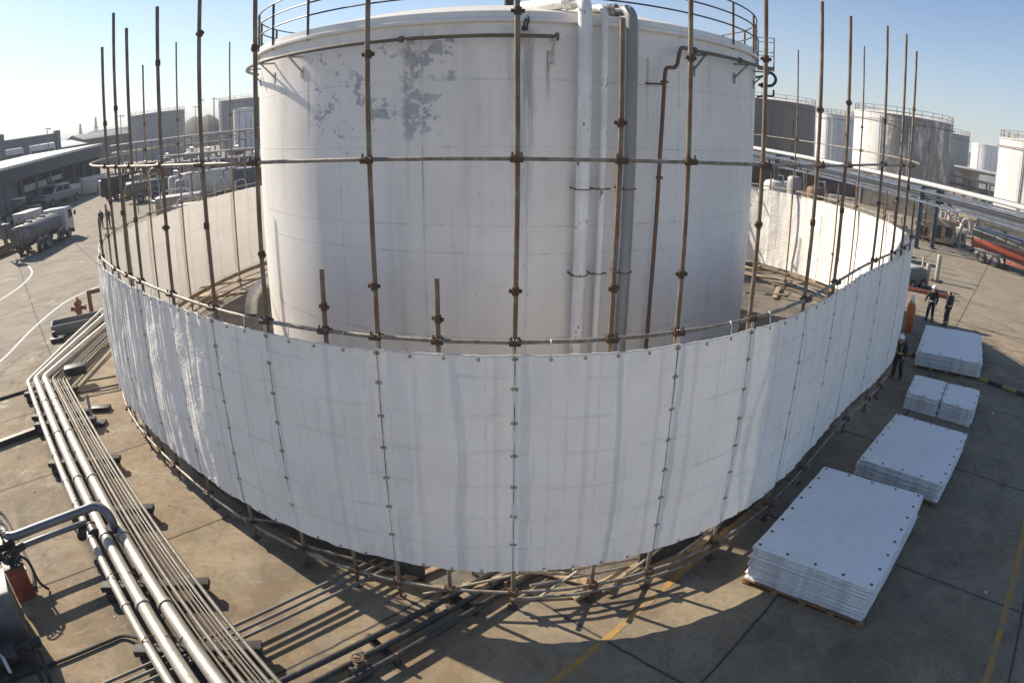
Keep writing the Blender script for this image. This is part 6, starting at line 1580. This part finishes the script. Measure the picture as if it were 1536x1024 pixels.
for k, (px, ds, r, h, mat, lab) in enumerate([(1166, 74, 1.3, 2.4, 'roof_pale', 'pale squat vessel behind the far right tarps, nearest the big tank'), (1186, 76, 1.2, 2.2, 'pale_steel', 'pale squat vessel second from the big tank'), (1196, 70, .8, 3.4, 'truck_grey', 'grey vessel behind the far right tarps'), (1228, 68, 1.0, 2.8, 'rust_steel', 'rusty vessel behind the far right tarps'), (1252, 60, .9, 2.4, 'brown_pipe', 'brown vessel behind the lit tarps'),
      (1325, 52, .7, 2.2, 'pale_steel', 'small pale vessel right of the white upright one'), (1345, 50, .8, 2.6, 'beige_machine', 'beige vessel near the right end of the tarps')]):
    vessel(lab, gp(px, ds), r, h, mat, 'upright vessels of the right plant')
for k, (px, ds, h) in enumerate([(1160, 60, 4.2), (1214, 62, 4.6), (1246, 58, 3.6), (1290, 54, 4.4), (1335, 48, 4.0), (1352, 46, 4.4), (1380, 60, 4.0), (1400, 62, 4.5)]):
    p = gp(px, ds); b = MB(); b.tube([p, p + Vector((0, 0, h))], .07, 6); b.bar(p + Vector((-.4, 0, h)), p + Vector((.4, 0, h)), .06, .06)
    tag(build('steel_post', b, 'rust_steel', loc=p), 'thin steel post behind the right tarps, ' + ord_[k % 9] + ' from the big tank', 'post', 'thin posts behind the right tarps')
# small white building and rack between the right hand tanks
p = gp(1468, 150); t = thing('small_house', 'small white hut between the sooty tanks and the pale tank at the right', 'hut', p, rad(-40))
b = MB(); b.box((0, 0, 2.6), (9, 6, 5.2)); build('wall', b, 'wall_brown', t, local=True)
b = MB(); b.box((4, -3.2, 2.4), (6, 3, 4.4)); build('annex', b, 'roof_pale', t, local=True)
b = MB(); b.box((0, 0, 5.3), (9.6, 6.6, .3)); build('roof', b, 'roof_pale', t, local=True)
b = MB(); b.box((-1.5, -3.05, 2.0), (2.0, .1, 2.6)); build('door', b, 'dark_void', t, local=True)
rack('pipe rack far off between the right hand tanks', gp(1446, 110), gp(1500, 104), 4.6, 4, 3, ['pale_steel', 'grey_pipe'], .14, (0, 1.3), 2.0)

# ---------------------------------------------------------------- denser clutter of the left plant
rack('dark pipe rack low in front of the grey far tank at the left', gp(176, 112), gp(300, 100), 3.6, 8, 4, ['black_pipe', 'brown_pipe', 'grey_pipe', 'rust_steel'], .14, (0, 1.2), 2.0, postm='dark_steel')
for k, (px, ds, r, h, mat, lab) in enumerate([(214, 108, 1.1, 3.6, 'dark_steel', 'dark squat vessel left of the dark pipe rack'), (247, 104, .8, 4.4, 'grey_steel', 'slim grey vessel in the middle of the dark pipe rack'), (271, 100, 1.2, 3.0, 'dark_steel', 'dark squat vessel right of the slim grey one'),
      (309, 96, .7, 4.8, 'pale_steel', 'slim pale vessel under the left pipe rack'), (322, 92, 1.0, 3.4, 'rust_steel', 'rusty squat vessel right of the slim pale one'), (337, 96, .9, 3.8, 'dark_steel', 'dark vessel left of the rust red one'), (380, 90, 1.0, 3.6, 'wall_brown', 'brown vessel nearest the big tank on the left')]):
    vessel(lab, gp(px, ds), r, h, mat)
for k, (px, ds, h) in enumerate([(200, 74, 4.6), (221, 72, 4.0), (243, 70, 4.4), (266, 66, 3.8), (284, 64, 4.2), (318, 60, 3.6), (333, 62, 4.2), (350, 58, 3.4), (372, 60, 4.0)]):
    p = gp(px, ds); b = MB(); b.tube([p, p + Vector((0, 0, h))], .06, 6); b.tube(smooth([p + Vector((0, 0, h - .1)), p + Vector((.5, 0, h + .1)), p + Vector((1.0, 0, h - .2)), p + Vector((1.1, 0, 1.0))], 4), .05, 6)
    tag(build('steel_post', b, 'pale_steel' if k % 2 else 'rust_steel', loc=p), 'thin hooked steel post behind the left tarps, %s from the left' % ord_[k], 'post', 'hooked posts behind the left tarps')
